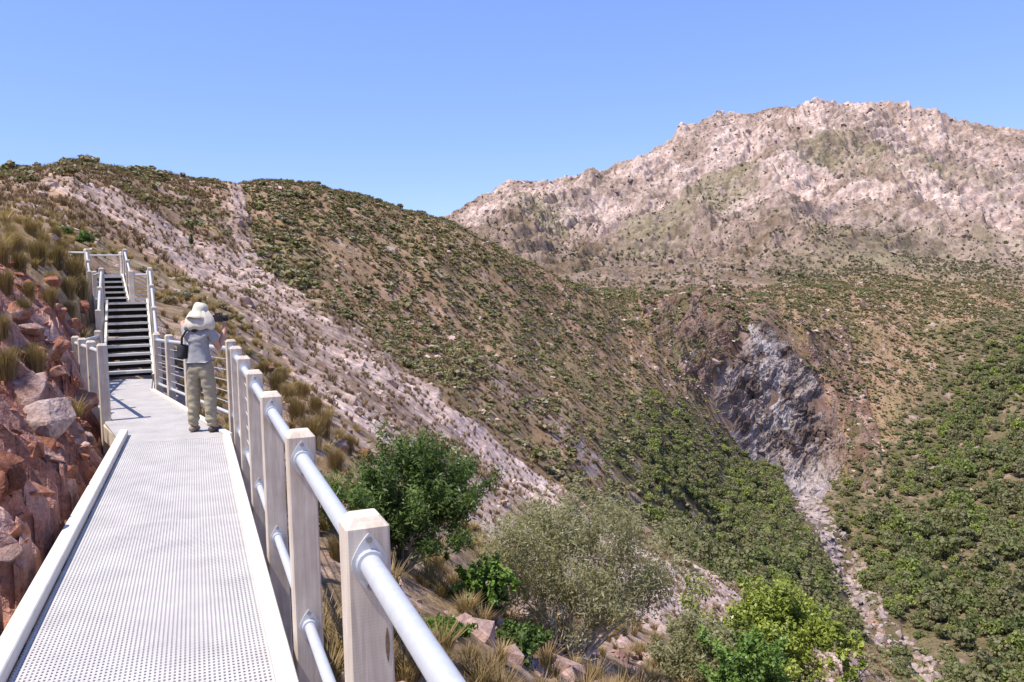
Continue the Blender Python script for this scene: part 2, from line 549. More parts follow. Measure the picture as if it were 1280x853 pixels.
PROF = {
    -700: [Z(2.5, .2), Z(4, .9), Z(6, 1.9), Z(10, 3.2), Z(18, 5), Z(45, 11), Z(90, 24), Z(150, 20), Z(500, 20), Z(750, 10), Z(900, 0), Z(2500, -60)],
    -100: [Z(2.5, -.25), Z(4, .45), Z(6, 1.0), Z(9, 1.8), Z(15, 3.2), Z(45, 8), V(90, 214), Z(150, 12), Z(500, 20), Z(750, 10), Z(900, 0), Z(2500, -60)],
    0: [Z(2.5, -.7), Z(3.6, -.3), V(6, 600), V(9, 450), V(14, 325), V(40, 262), V(90, 213), Z(150, 12), Z(500, 20), Z(750, 10), Z(900, 0), Z(2500, -60)],
    64: [Z(2.5, -.9), Z(4.8, -.4), V(7, 590), V(10.5, 470), V(16, 350), V(45, 272), V(100, 209), Z(170, 14), Z(500, 20), Z(750, 10), Z(900, 0), Z(2500, -60)],
    100: [Z(2.5, -.9), Z(5.5, -.6), Z(8, -.35), Z(13, .25), V(18, 385), V(45, 285), V(110, 198), Z(180, 16), Z(500, 20), Z(750, 10), Z(900, 0), Z(2500, -60)],
    140: [Z(2.5, -.9), Z(6, -.7), Z(10, -.6), Z(16, -.5), Z(21, .9), V(50, 305), V(120, 204), Z(190, 18), Z(500, 20), Z(750, 10), Z(900, 0), Z(2500, -60)],
    200: [Z(2.5, -.9), Z(6, -.8), Z(10, -.8), Z(16, -.8), Z(23, .5), V(55, 325), V(135, 213), Z(200, 18), Z(500, 20), Z(750, 10), Z(900, 0), Z(2500, -60)],
    250: [Z(2.5, -.9), Z(6, -.85), Z(10, -.95), Z(16, -1.1), V(26, 425), V(60, 345), V(150, 220), Z(220, 18), Z(500, 20), Z(750, 10), Z(900, 0), Z(2500, -60)],
    320: [Z(2.5, -.95), Z(5, -.95), Z(9, -1.3), Z(18, -1.5), V(33, 450), V(75, 355), V(165, 225), Z(240, 18), Z(500, 20), Z(750, 10), Z(900, 0), Z(2500, -60)],
    400: [Z(2.5, -1), Z(5, -1.1), V(9, 700), V(18, 590), V(38, 480), V(85, 375), V(180, 227), Z(260, 14), Z(500, 30), Z(760, 40), Z(900, 40), Z(2500, -60)],
    480: [Z(2.5, -1.1), V(5.5, 860), V(9, 740), V(20, 620), V(45, 510), V(100, 395), V(186, 249), Z(270, 8), V(540, 335), V(760, 300), V(850, 290), Z(2500, -60)],
    560: [Z(2.5, -1.1), V(6.5, 853), V(11, 760), V(24, 650), V(55, 540), V(115, 420), V(192, 273), Z(280, 4), V(540, 320), V(780, 288), V(860, 268), Z(2500, -60)],
    640: [Z(2.5, -1.1), V(8.5, 853), V(15, 770), V(32, 670), V(68, 580), V(130, 450), V(202, 315), Z(310, 3), V(540, 322), V(780, 272), V(900, 226), Z(2500, 0)],
    700: [Z(2.5, -1.1), V(10.5, 853), V(20, 770), V(42, 680), V(80, 590), V(145, 470), V(217, 345), Z(325, 1), V(540, 332), V(780, 274), V(950, 220), Z(2500, 50)],
    760: [Z(2.5, -1.1), V(13, 853), V(26, 775), V(55, 690), V(95, 620), V(160, 490), V(237, 360), Z(335, 3), V(540, 332), V(780, 266), V(1000, 207), Z(2500, 80)],
    820: [Z(2.5, -1.2), V(16, 853), V(36, 775), V(66, 700), V(110, 645), V(175, 505), V(262, 370), V(340, 370), V(540, 322), V(780, 255), V(1020, 184), Z(2500, 100)],
    860: [Z(2.5, -1.2), V(19, 853), V(43, 780), V(72, 722), V(125, 665), V(188, 535), V(277, 378), V(345, 366), V(540, 318), V(780, 244), V(1050, 155), Z(2500, 100)],
    890: [Z(2.5, -1.2), V(21, 853), V(48, 784), V(75, 740), V(137, 678), V(197, 556), V(287, 382), V(350, 362), V(540, 315), V(780, 234), V(1070, 139), Z(2500, 100)],
    940: [Z(2.5, -1.2), V(26, 853), V(56, 795), V(84, 765), V(155, 665), V(222, 588), V(292, 386), V(360, 362), V(540, 310), V(780, 224), V(1090, 136), Z(2500, 100)],
    1000: [Z(2.5, -1.2), V(33, 853), V(66, 810), V(95, 785), V(168, 668), V(228, 607), V(315, 386), V(400, 350), V(560, 300), V(780, 215), V(1100, 127), Z(2500, 100)],
    1060: [Z(2.5, -1.2), V(45, 853), V(80, 815), V(105, 800), V(170, 715), V(245, 575), V(340, 390), V(420, 345), V(560, 290), V(780, 205), V(1100, 123), Z(2500, 100)],
    1130: [Z(2.5, -1.3), V(75, 860), V(100, 835), V(128, 800), V(175, 690), V(250, 560), V(350, 400), V(430, 345), V(560, 285), V(780, 200), V(1100, 125), Z(2500, 100)],
    1200: [Z(2.5, -1.4), Z(70, -40), Z(100, -50), V(125, 815), V(180, 680), V(255, 550), V(350, 410), V(430, 350), V(560, 285), V(780, 207), V(1085, 145), Z(2500, 100)],
    1280: [Z(2.5, -1.5), Z(60, -38), Z(95, -51), V(118, 830), V(180, 660), V(260, 520), V(350, 410), V(430, 352), V(560, 290), V(780, 217), V(1050, 163), Z(2500, 100)],
    1600: [Z(2.5, -1.5), Z(50, -38), Z(90, -51), V(112, 850), V(180, 650), V(260, 500), V(350, 410), V(430, 352), V(560, 300), V(780, 235), V(1000, 205), Z(2500, 80)],
}
_cols = sorted(PROF)
_K = 12


def _az_of_u(u):
    d = ray(u, 400.0)
    return math.atan2(d[0], d[1])


def _tan_el(az, v):
    h = np.array([math.sin(az), math.cos(az), 0.0])
    k = (CY - v) / FPX
    return (k * (h @ F) - h @ UP) / (UP[2] - k * F[2])


_caz = np.array([_az_of_u(u) for u in _cols])
_cr = np.zeros((len(_cols), _K))
_cz = np.zeros((len(_cols), _K))
for i, u in enumerate(_cols):
    for k, (kind, d, val) in enumerate(PROF[u]):
        if kind == 'v':
            val += {10: 14, 9: 9, 8: 4}.get(k, 0) if d > 300 else ((20 if u <= 140 else 12 if u < 850 else 4) if k == 6 else 0)
        if u <= 400 and 7 < k < 11:
            kind, val = 'z', -45
        r = d / math.cos(_caz[i])
        _cr[i, k] = r
        _cz[i, k] = val if kind == 'z' else EYE + r * _tan_el(_caz[i], val)


def _pchip_slopes(x, y):
    h = np.diff(x, axis=1)
    dl = np.diff(y, axis=1) / h
    m = np.zeros_like(y)
    w1 = 2 * h[:, 1:] + h[:, :-1]
    w2 = h[:, 1:] + 2 * h[:, :-1]
    same = dl[:, :-1] * dl[:, 1:] > 0
    with np.errstate(divide='ignore', invalid='ignore'):
        mm = (w1 + w2) / (w1 / dl[:, :-1] + w2 / dl[:, 1:])
    m[:, 1:-1] = np.where(same, mm, 0)
    m[:, 0], m[:, -1] = dl[:, 0], dl[:, -1]
    return m


A_FINE = np.arange(-38.0, 38.01, 0.072)
A_ALL = np.radians(np.concatenate([np.arange(-180, -38.5, 4.0), A_FINE, np.arange(39, 181, 4.0)]))
R_ALL = np.concatenate([np.exp(np.linspace(math.log(1.3), math.log(340), 1010)), np.arange(341.2, 1180, 1.25), np.linspace(1185, 2600, 60)])
NR = len(R_ALL)
NA = len(A_ALL)

# stations per bearing (smoothly interpolated between the columns)
_azc = np.clip(A_ALL, _caz[0], _caz[-1])
ST_R = np.stack([np.interp(_azc, _caz, np.log(_cr[:, k])) for k in range(_K)], 1)
ST_Z = np.stack([np.interp(_azc, _caz, _cz[:, k]) for k in range(_K)], 1)
ST_R = np.exp(ST_R)
_ms = _pchip_slopes(ST_R, ST_Z)
GZ = np.zeros((NA, NR))
for i in range(NA):
    k = np.clip(np.searchsorted(ST_R[i], R_ALL) - 1, 0, _K - 2)
    x0, x1 = ST_R[i, k], ST_R[i, k + 1]
    t = (R_ALL - x0) / (x1 - x0)
    h = x1 - x0
    tc = np.clip(t, 0, 1)
    z = ((1 + 2 * tc) * (1 - tc) ** 2 * ST_Z[i, k] + tc * (1 - tc) ** 2 * h * _ms[i, k]
         + tc * tc * (3 - 2 * tc) * ST_Z[i, k + 1] + tc * tc * (tc - 1) * h * _ms[i, k + 1])
    GZ[i] = z
AA, RR = np.meshgrid(A_ALL, R_ALL, indexing='ij')
GX, GY = RR * np.sin(AA), RR * np.cos(AA)


def grid_uv():
    P = np.stack([GX, GY, GZ], -1)
    return project(P)


GU, GV, GD = grid_uv()
front = GD > 0.5
R_DIP = np.broadcast_to(ST_R[:, 7][:, None], GX.shape)
R_CREST = np.broadcast_to(ST_R[:, 6][:, None], GX.shape)
is_mount = RR > R_DIP

# ---- zones, drawn round real features of the land, with ragged edges
wn1 = fbm(GX / 9 + 3, GY / 9, 4)
wn2 = fbm(GX / 9 + 50, GY / 9 + 70, 4)
wu = GU + np.clip(9 * wn1, -25, 25)
wv = GV + np.clip(9 * wn2, -25, 25)


def zone(poly):
    return in_poly(wu, wv, poly) & front


def zone2(poly):
    return in_poly(GU + np.clip(16 * wn1 + 10 * fbm(GX / 3, GY / 3, 2), -30, 30), GV + np.clip(16 * wn2, -30, 30), poly) & front


SCREE = zone([(60, 215), (110, 232), (190, 262), (290, 312), (350, 352), (400, 392), (470, 425), (520, 470), (570, 520), (640, 580), (690, 606), (760, 655), (830, 696), (905, 738), (950, 768), (1010, 800), (1120, 853),
              (1000, 860), (900, 810), (820, 800), (740, 760), (660, 700), (600, 668), (555, 620), (490, 565), (412, 508), (350, 452), (300, 395), (235, 345), (160, 285), (60, 235)])
SCREE2 = zone([(284, 232), (306, 236), (312, 275), (322, 325), (300, 320), (288, 280)])
SCREE3 = zone([(120, 203), (152, 205), (150, 214), (124, 213)])
SCREE4 = zone([(600, 452), (640, 470), (700, 520), (760, 590), (740, 600), (680, 545), (620, 490)])
UPLEFT = zone([(-80, 215), (90, 205), (300, 230), (300, 330), (150, 300), (-80, 260)])
FALL = zone2([(925, 378), (965, 375), (985, 415), (1005, 450), (1040, 505), (1060, 545), (1055, 590), (1025, 612), (1015, 632), (985, 612), (945, 580), (912, 545), (890, 500), (900, 455), (925, 420)])
REDCLIFF = zone([(800, 362), (850, 352), (930, 370), (925, 420), (900, 460), (870, 500), (840, 470), (810, 410)]) | zone([(1000, 410), (1060, 420), (1090, 520), (1110, 620), (1060, 610), (1060, 540), (1030, 480)])
d_creek = dist_line(GU + 6 * wn1, GV,  [(1012, 625), (1040, 668), (1056, 700), (1072, 740), (1092, 770), (1112, 790), (1140, 812), (1165, 853)])
CREEK = (d_creek < 18 + 6 * wn2) & front & (RR > 100)
FOREST_R = zone([(1030, 605), (1062, 600), (1110, 560), (1150, 500), (1180, 420), (1290, 370), (1700, 330), (1700, 900), (1130, 900), (1110, 800), (1070, 720), (1030, 650)]) & (RR > 95) & ~is_mount
FOREST_L = zone([(752, 560), (800, 492), (850, 492), (900, 540), (960, 585), (1000, 622), (1030, 670), (1060, 735), (1100, 800), (1000, 800), (900, 728), (820, 690), (760, 635)]) & (RR > 95) & ~is_mount
HEATH = ~is_mount & (RR > 30) & ~SCREE & ~SCREE2 & ~FALL & ~CREEK & ~FOREST_L & ~FOREST_R & front
LEFTBANK = (GU < 150) & (RR < 17) & (GX < 0)
_mg = [[(985, 190), (1060, 172), (1160, 190), (1290, 215), (1290, 232), (1180, 225), (1090, 215), (1000, 222)],[(640, 290), (690, 270), (725, 320), (700, 335), (660, 315)],
       [(860, 245), (930, 205), (960, 240), (900, 290), (840, 330), (780, 350), (760, 330), (830, 300)],
       [(1000, 330), (1120, 310), (1290, 320), (1290, 420), (1150, 420), (1060, 395), (960, 380), (960, 350)]]
MG_SOFT = np.zeros(GX.shape)
for _k in range(7):
    _n1, _n2 = fbm(GX / 45 + 11 * _k, GY / 45 + 3, 4), fbm(GX / 45 + 3, GY / 45 + 13 * _k, 4)
    for _p in _mg:
        MG_SOFT += (in_poly(GU + 34 * _n1 + 6 * wn1, GV + 22 * _n2 + 6 * wn2, _p) & front) / 7.0
MG_SOFT = np.clip(MG_SOFT, 0, 1)
M_GREEN = MG_SOFT > .45

_rt = np.random.default_rng(77).random((512, 512))


def cellh(a, b):
    return _rt[np.mod(a, 512).astype(int), np.mod(b, 512).astype(int)]


# ---- relief
amp_near = np.interp(RR, [1.3, 6, 25, 100, 260, 400], [0.05, 0.10, 0.25, 0.7, 1.3, 1.5])
GZ += amp_near * fbm(GX / (2.2 + RR * 0.06), GY / (2.2 + RR * 0.06), 4) * np.where(is_mount, 0.3, 1)
# gullies running down the spur
n_sp = fbm(GX / 30 + 7, GY / 55, 4)
GZ += np.where(~is_mount, np.clip((RR - 60) / 80, 0, 1) * 1.2 * n_sp, 0)
# red rock bank on the left: stepped, slabby blocks
lb = np.clip((150 - GU) / 60, 0, 1) * np.clip((18 - RR) / 4, 0, 1) * (GX < 0) * (RR > 3.2)
rot = 0.6
bx_, by_ = GX * math.cos(rot) + GY * math.sin(rot), -GX * math.sin(rot) + GY * math.cos(rot)
blk = ridged(bx_ / 1.9, by_ / 0.9, 5, 0.55)
_w = .5 * fbm(bx_ / 1.1, by_ / 1.1, 4)
def _steps(w, ln, o):
    c_ = np.floor(by_ / w + _w / w * .35 + o)
    return cellh(c_ * 3 + 5, np.floor(bx_ / ln + cellh(c_, c_ * 0 + 2) * 9 + .4 * _w) * 7 + 1)
BANK = lb * (.42 * _steps(.62, 1.3, 0) + .18 * _steps(.27, .6, 40) + .08 * _steps(.12, .25, 90) + .10 * (blk - .2) - .42)
GZ += BANK
# loose stony texture of the scree
GZ += np.where(SCREE | SCREE2, np.interp(RR, [5, 40, 120], [0.06, 0.2, 0.5]), 0) * ridged(GX / 2.2, GY / 2.2, 3) * 0.6
# waterfall face: slabs that dip to the lower left
su = (GU * 0.80 - GV * 0.60)
sv = (GU * 0.60 + GV * 0.80)
fall_soft = sstep(0, 1, np.clip(1 - np.minimum(dist_line(GU, GV, [(945, 385), (960, 430), (965, 500), (985, 560), (1010, 610)]) - 28, 60) / 30, 0, 1)) * ((RR > 150) & ~is_mount & front)
slab = ridged(sv / 22 + 0.35 * wn1, su / 95, 4, 0.6)
GZ += fall_soft * -1.2
GZ += np.where(REDCLIFF, 1.6, 0) * ridged(GX / 12, GY / 12, 5, 0.55)
GZ -= np.clip(1 - d_creek / 26, 0, 1) * 2.5 * ((RR > 100) & (RR < 240) & front)
# mountain
mt = sstep(0, 1, np.clip((RR - R_DIP) / 150, 0, 1)) * (RR < 1400)
rcr = np.broadcast_to(ST_R[:, 10][:, None], GX.shape)
near_crest = np.clip(np.abs(RR - rcr) / 120, 0.2, 1) * np.interp(GU, [555, 650], [.3, 1])
wx = GX + 35 * fbm(GX / 160 + 9, GY / 160, 3)
wy = GY + 35 * fbm(GX / 160, GY / 160 + 30, 3)
GZ += mt * near_crest * 24 * (ridged(wx / 190 + 4, wy / 240 + 2, 3, 0.5) - 0.5)
GZ += mt * (0.45 + 0.55 * near_crest) * 7.0 * (ridged(wx / 48, wy / 60, 5, 0.55) - 0.3)
terr = (GZ - .55 * GX + .15 * GY) / 13.0 + 0.7 * fbm(wx / 60, wy / 60, 4)
GZ += mt * (.4 + .6 * near_crest) * 3.2 * ridged(wx / 21 + 8, wy / 26, 4, .55)
GZ += mt * (.5 + .5 * near_crest) * 6.0 * (np.abs((terr % 1) - 0.5) * 2 - 0.5) * np.clip(fbm(GX / 90, GY / 90, 3) + 0.6, 0, 1)
GZ += mt * 1.7 * ridged(GX / 9, GY / 9, 4, 0.6)

# bring the two skylines to their height once all the relief is on (smooth along the bearing, so ragged edges stay)
HILL_SKY = [(-400, 214), (0, 216), (60, 211), (100, 201), (140, 206), (200, 217), (300, 231), (345, 226), (400, 232), (450, 244), (500, 259), (550, 273), (600, 296), (650, 323), (700, 348), (740, 361), (790, 370)]
MTN_SKY = [(545, 276), (560, 270), (600, 250), (620, 231), (680, 225), (730, 218), (780, 204), (830, 181), (860, 158), (890, 142), (940, 142), (980, 131), (1060, 126), (1130, 128), (1170, 141), (1220, 153), (1280, 166), (1600, 210)]


def fix_skyline(sky, r_lo, r_hi, w_fn, az_lo, az_hi, width):
    global GZ
    m = (RR > r_lo) & (RR < r_hi)
    te = np.where(m, (GZ - EYE) / RR, -9)
    jm = te.argmax(1)
    az_s = np.array([_az_of_u(u) for u, _ in sky])
    dz = np.zeros(NA)
    for a in range(NA):
        az = A_ALL[a]
        if az_lo <= az <= az_hi:
            v = np.interp(az, az_s, [q for _, q in sky])
            dz[a] = (_tan_el(az, v) - te[a].max()) * R_ALL[jm[a]]
    k = np.ones(width) / width
    okk = ((A_ALL >= az_lo) & (A_ALL <= az_hi)).astype(float)
    sm = np.convolve(dz, k, 'same') / np.maximum(np.convolve(okk, k, 'same'), .02)
    fade = np.clip(np.minimum((A_ALL - az_lo + .04) / .04, (az_hi + .04 - A_ALL) / .04), 0, 1)
    GZ = GZ + (sm * fade)[:, None] * w_fn


fix_skyline(HILL_SKY, 60, R_DIP + 5, sstep(0, 1, np.clip((RR - 45) / np.maximum(R_CREST - 45, 5), 0, 1)) * np.clip(1 - (RR - R_CREST) / 250, 0, 1) * ~FALL, _az_of_u(-60), _az_of_u(760), 45)
fix_skyline(MTN_SKY, R_DIP + 100, 1500, sstep(0, 1, np.clip((RR - 430) / 420, 0, 1)), _az_of_u(562), _az_of_u(1330), 41)

# the ground keeps below the walkway
DECK_CUT = []


def lower_under(poly, zmax):
    """ground under a structure stays below zmax"""
    global GZ
    ins = in_poly(GX, GY, poly) & (RR < 40)
    GZ = np.where(ins, np.minimum(GZ, zmax), GZ)


# walkway plan, taken from the vanishing point of its edges
a0, a1 = at_z(372, 853)[:2], at_z(288, 545)[:2]
b0, b1 = at_z(8, 853)[:2], at_z(160, 545)[:2]
D1 = ((a1 - a0) / np.linalg.norm(a1 - a0) + (b1 - b0) / np.linalg.norm(b1 - b0))
D1 /= np.linalg.norm(D1)
N1 = np.array([D1[1], -D1[0]])            # to the right of the walkway
T_R = ((a0 @ N1) + (a1 @ N1)) / 2
T_L = ((b0 @ N1) + (b1 @ N1)) / 2
S_END = a1 @ D1


def dk(s, t):
    return D1 * s + N1 * t


KERB_W = 0.09
P_kl_end = at_z(151, 545)[:2]
S_KL = P_kl_end @ D1
C_R = dk(S_END, T_R)
E_R = at_z(191, 488)[:2]
FT_R = at_z(190.6, 474)[:2]
FT_L = at_z(133, 474)[:2]
L_K = dk(S_KL, T_L - KERB_W)
L_A = at_z(131.5, 529)[:2]
seg1 = [dk(-1.6, T_L - KERB_W), dk(-1.6, T_R), C_R, L_K]
seg2 = [L_K, C_R, E_R, FT_R, FT_L, L_A]
# stairs head
ST_D = np.array([math.sin(rad(-25.0)), math.cos(rad(-25.0))])
ST_N = np.array([ST_D[1], -ST_D[0]])
ST_C = (FT_R + FT_L) / 2
ST_W = abs((FT_R - FT_L) @ ST_N)


def grow(poly, e):
    c = np.mean(poly, 0)
    return [p + (p - c) / np.linalg.norm(p - c) * e for p in poly]


_dl = (T_L - KERB_W) - (GX * N1[0] + GY * N1[1])
_sl = GX * D1[0] + GY * D1[1]
_cap = -.50 + .95 * np.maximum(_dl - .05, 0) + 1.3 * BANK + .35 * lb
_cap = np.where(_sl > S_KL - .2, _cap + 1.2 * np.maximum(_sl - S_KL + .2, 0), _cap)
GZ = np.where((_dl > -.2) & (_dl < 4) & (_sl > -2) & (_sl < S_KL + 3), np.minimum(GZ, _cap), GZ)
lower_under([dk(-1.6, T_L - .16), dk(-1.6, T_R + .3), C_R + N1 * .3, L_K - N1 * .12 + D1 * .2], -0.42)
lower_under(grow(seg2, 0.3), -0.45)
GOING, RISE, NST = 0.45, 0.165, 10
for k in range(0, 60):
    s = k * 0.3
    zst = min(s / GOING * RISE, 1.65) if s < 7 else min(1.65 + (s - 7) / GOING * RISE, 2.55)
    c = ST_C + ST_D * s
    q = [c + ST_N * -1.0, c + ST_N * 1.2, c + ST_N * 1.2 + ST_D * 0.4, c - ST_N * 1.0 + ST_D * 0.4]
    lower_under(q, zst - 0.55)

LOGR = np.log(R_ALL)
DLOGR = np.gradient(LOGR)
IA0 = int(np.searchsorted(A_ALL, rad(-38.0) - 1e-6))
IA1 = IA0 + len(A_FINE) - 1
DA = rad(0.072)


def ground(x, y):
    """height of the land at x, y (arrays)"""
    x, y = np.asarray(x, float), np.asarray(y, float)
    r = np.hypot(x, y)
    az = np.arctan2(x, y)
    fi = np.clip(np.interp(np.log(np.maximum(r, 1.31)), LOGR, np.arange(NR)), 0, NR - 1.001)
    fa = np.clip((az - A_ALL[IA0]) / DA, 0, IA1 - IA0 - 0.001) + IA0
    i, j = fa.astype(int), fi.astype(int)
    s, t = fa - i, fi - j
    return (GZ[i, j] * (1 - s) * (1 - t) + GZ[i + 1, j] * s * (1 - t) + GZ[i, j + 1] * (1 - s) * t + GZ[i + 1, j + 1] * s * t)


def hit(u, v, dmin=2.0, dmax=1500):
    """where the view line through a picture point meets the land"""
    ds = np.exp(np.linspace(math.log(dmin), math.log(dmax), 4000))
    P = EYEV[None] + ray(u, v)[None] * ds[:, None]
    below = P[:, 2] < ground(P[:, 0], P[:, 1])
    k = int(np.argmax(below)) if below.any() else len(ds) - 1
    return P[k]


# ---- albedo of the bare ground
def C(*c):
    return np.array(c, float)


cn1 = fbm(GX / 6, GY / 6 + 40, 5, 0.6)[..., None]
cn2 = fbm(GX / 25 + 80, GY / 25, 4)[..., None]
cn3 = fbm(GX / 1.3, GY / 1.3, 3)[..., None]


def mixc(a, b, t):
    return a + (b - a) * np.clip(t, 0, 1)


col = mixc(C(.24, .155, .085), C(.37, .245, .17), 0.5 + 0.6 * cn1)
col = mixc(col, C(.19, .16, .075), 0.30 + 0.7 * cn2)
col = mixc(col, C(.40, .31, .28), np.clip(cn1 * 1.6 - 0.75, 0, 0.9))
scree_c = mixc(C(.48, .35, .30), C(.63, .50, .45), 0.5 + 0.6 * cn1)
scree_c = mixc(scree_c, C(.20, .135, .095), 0.28 + 0.9 * cn2 + 0.5 * cn3)
scree_c = mixc(scree_c, C(.23, .155, .105), np.interp(GU, [60, 380], [.85, 0])[..., None] * np.clip(.75 + 1.0 * cn1, 0, 1))
col = np.where((SCREE | SCREE2 | SCREE3 | SCREE4)[..., None], scree_c, col)
col = np.where(SCREE4[..., None], mixc(col, C(.16, .12, .08), 0.45), col)
col = np.where((UPLEFT & ~SCREE)[..., None], mixc(col, C(.36, .26, .22), 0.3 + 0.5 * cn1), col)
col = np.where(((RR < 45) & ~SCREE & (GU > 140))[..., None], mixc(C(.20, .14, .08), C(.42, .30, .25), 0.25 + 0.9 * cn3 + 0.5 * cn1), col)
red = mixc(C(.31, .12, .075), C(.50, .335, .285), 0.36 + 0.8 * fbm(GX / 1.1, GY / 1.1 + 5, 4)[..., None])
red = mixc(red, C(.14, .06, .05), 0.2 + 0.8 * cn3)
col = np.where(((lb > 0.02) & front)[..., None], red, col)
fl = mixc(C(.13, .105, .105), C(.26, .225, .23), 0.4 + 0.8 * ridged(sv / 9 + 0.3 * wn1, su / 60, 3)[..., None] * 0.6)
fl = mixc(fl, C(.09, .07, .065), np.clip(fbm(GX / 10, GY / 10 + 99, 4)[..., None] * 1.6 - 0.1, 0, 0.8))
streak = np.clip(1 - dist_line(GU + 5 * wn1, GV, [(938, 405), (958, 430), (955, 470), (968, 490), (975, 530)]) / 9, 0, 1)[..., None]
fl = mixc(fl, C(.50, .48, .49), streak * 0.8)
col = np.where((FALL & (GV > 540))[..., None], fl, col)
rc = mixc(C(.16, .095, .07), C(.30, .205, .17), 0.4 + 0.8 * cn1)
rc = mixc(rc, C(.12, .09, .05), 0.2 + 0.7 * cn2)
col = np.where((REDCLIFF | (FALL & (GV <= 540)))[..., None], rc, col)
ck = mixc(C(.19, .155, .145), C(.40, .34, .32), 0.5 + 0.9 * cn1)
ck = np.where((GV > 755)[..., None], mixc(ck, C(.40, .22, .12), 0.7), ck)
col = np.where(CREEK[..., None], ck, col)
fo = mixc(C(.11, .095, .045), C(.19, .14, .09), 0.45 + 0.6 * cn1)
fo = mixc(fo, C(.34, .25, .21), np.clip(cn1 * 1.8 - .7, 0, 0.8))
col = np.where((FOREST_L | FOREST_R)[..., None], fo, col)
mn_a = fbm(wx / 70, wy / 70, 5, 0.6)[..., None]
mn_b = fbm(GX / 16, GY / 16, 4, 0.6)[..., None]
mr = mixc(C(.30, .22, .19), C(.49, .395, .36), 0.5 + 0.8 * mn_b)
mr = mixc(mr, C(.19, .14, .11), 0.30 + 0.9 * mn_a)
mn_c = fbm(GX / 5, GY / 5, 3, 0.6)[..., None]
mr = mixc(mr, C(.15, .115, .08), np.clip(mn_c * 1.4 - .15, 0, .75))
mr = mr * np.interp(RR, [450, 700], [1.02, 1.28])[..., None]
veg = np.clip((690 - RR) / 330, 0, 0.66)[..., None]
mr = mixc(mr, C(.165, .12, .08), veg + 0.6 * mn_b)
mg = mixc(C(.13, .125, .07), C(.23, .19, .125), 0.5 + 0.8 * mn_b)
mr = mixc(mr, mg, MG_SOFT[..., None] * (0.72 + 0.7 * mn_b))
gul = np.clip(-ridged(wx / 190 + 4, wy / 240 + 2, 3, 0.5)[..., None] * 1.3 + 0.1, 0, 0.7)
mr = mixc(mr, C(.13, .125, .065), gul)
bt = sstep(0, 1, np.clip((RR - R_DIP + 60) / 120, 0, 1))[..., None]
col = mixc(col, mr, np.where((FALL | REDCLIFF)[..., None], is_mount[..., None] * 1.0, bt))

# ---- build as two sheets: the hillside and the mountain behind
vid = np.arange(NA * NR).reshape(NA, NR)
quads = np.stack([vid[:-1, :-1], vid[1:, :-1], vid[1:, 1:], vid[:-1, 1:]], -1)
qm = (is_mount[:-1, :-1] & is_mount[1:, :-1])
VERT = np.stack([GX, GY, GZ], -1).reshape(-1, 3)
COLF = np.clip(col, 0.01, 0.8).reshape(-1, 3)


def sheet(name, mask, mat):
    q = quads[mask].reshape(-1, 4)
    used = np.zeros(NA * NR, bool)
    used[q.ravel()] = True
    remap = np.cumsum(used) - 1
    me = np_mesh(name, VERT[used], remap[q], [mat], smooth=True, col=COLF[used])
    return tag(link(name, me), kind='structure')


hs_ = sheet("hillside", ~qm, M_HILL)
_lbq = (lb > .02)[:-1, :-1][~qm]
hs_.data.polygons.foreach_set("use_smooth", ~_lbq.ravel())
hs_.data.update()
sheet("mountain", qm, M_MOUNT)

# visibility of every grid point from the walkway
TE = (GZ - EYE) / RR
CM = np.maximum.accumulate(TE, 1)
CM = np.concatenate([np.full((NA, 1), -9.0), CM[:, :-1]], 1)
GU, GV, GD = grid_uv()
INFRAME = front & (GU > -40) & (GU < 1320) & (GV < 920)


def visible(i, j, h):
    return TE[i, j] + h / RR[i, j] > CM[i, j] + 0.05 * h / RR[i, j]


AREA = (RR * DA) * (RR * DLOGR[None]) * ((AA >= A_ALL[IA0]) & (AA <= A_ALL[IA1]))


def scatter(mask, density, n_max=100000, margin=True):
    """random points on the land: mask (grid), density per square metre (number or grid). returns x, y, z, i, j"""
    w = AREA * mask * density
    w = np.where(INFRAME, w, 0)
    tot = w.sum()
    n = int(min(tot, n_max))
    p = (w / tot).ravel()
    cs = np.cumsum(p)
    idx = np.searchsorted(cs, rng.random(n) * cs[-1])
    i, j = np.unravel_index(np.clip(idx, 0, NA * NR - 1), (NA, NR))
    az = A_ALL[i] + (rng.random(n) - 0.5) * DA
    lr = np.log(R_ALL[j]) + (rng.random(n) - 0.5) * DLOGR[j]
    r = np.exp(lr)
    x, y = r * np.sin(az), r * np.cos(az)
    return x, y, ground(x, y), i, j


# ------------------------------------------------------------------ walkway
def v3(p, z):
    return Vector((float(p[0]), float(p[1]), float(z)))


def clip_line(poly, p, d):
    """stretch of the line p + t d inside a convex polygon"""
    ts = []
    n = len(poly)
    for i in range(n):
        a, b = poly[i], poly[(i + 1) % n]
        e = b - a
        den = d[0] * e[1] - d[1] * e[0]
        if abs(den) < 1e-9:
            continue
        w = a - p
        t = (w[0] * e[1] - w[1] * e[0]) / den
        q = (w[0] * d[1] - w[1] * d[0]) / den
        if -1e-6 <= q <= 1 + 1e-6:
            ts.append(t)
    return (min(ts), max(ts)) if len(ts) >= 2 and max(ts) - min(ts) > 0.02 else None


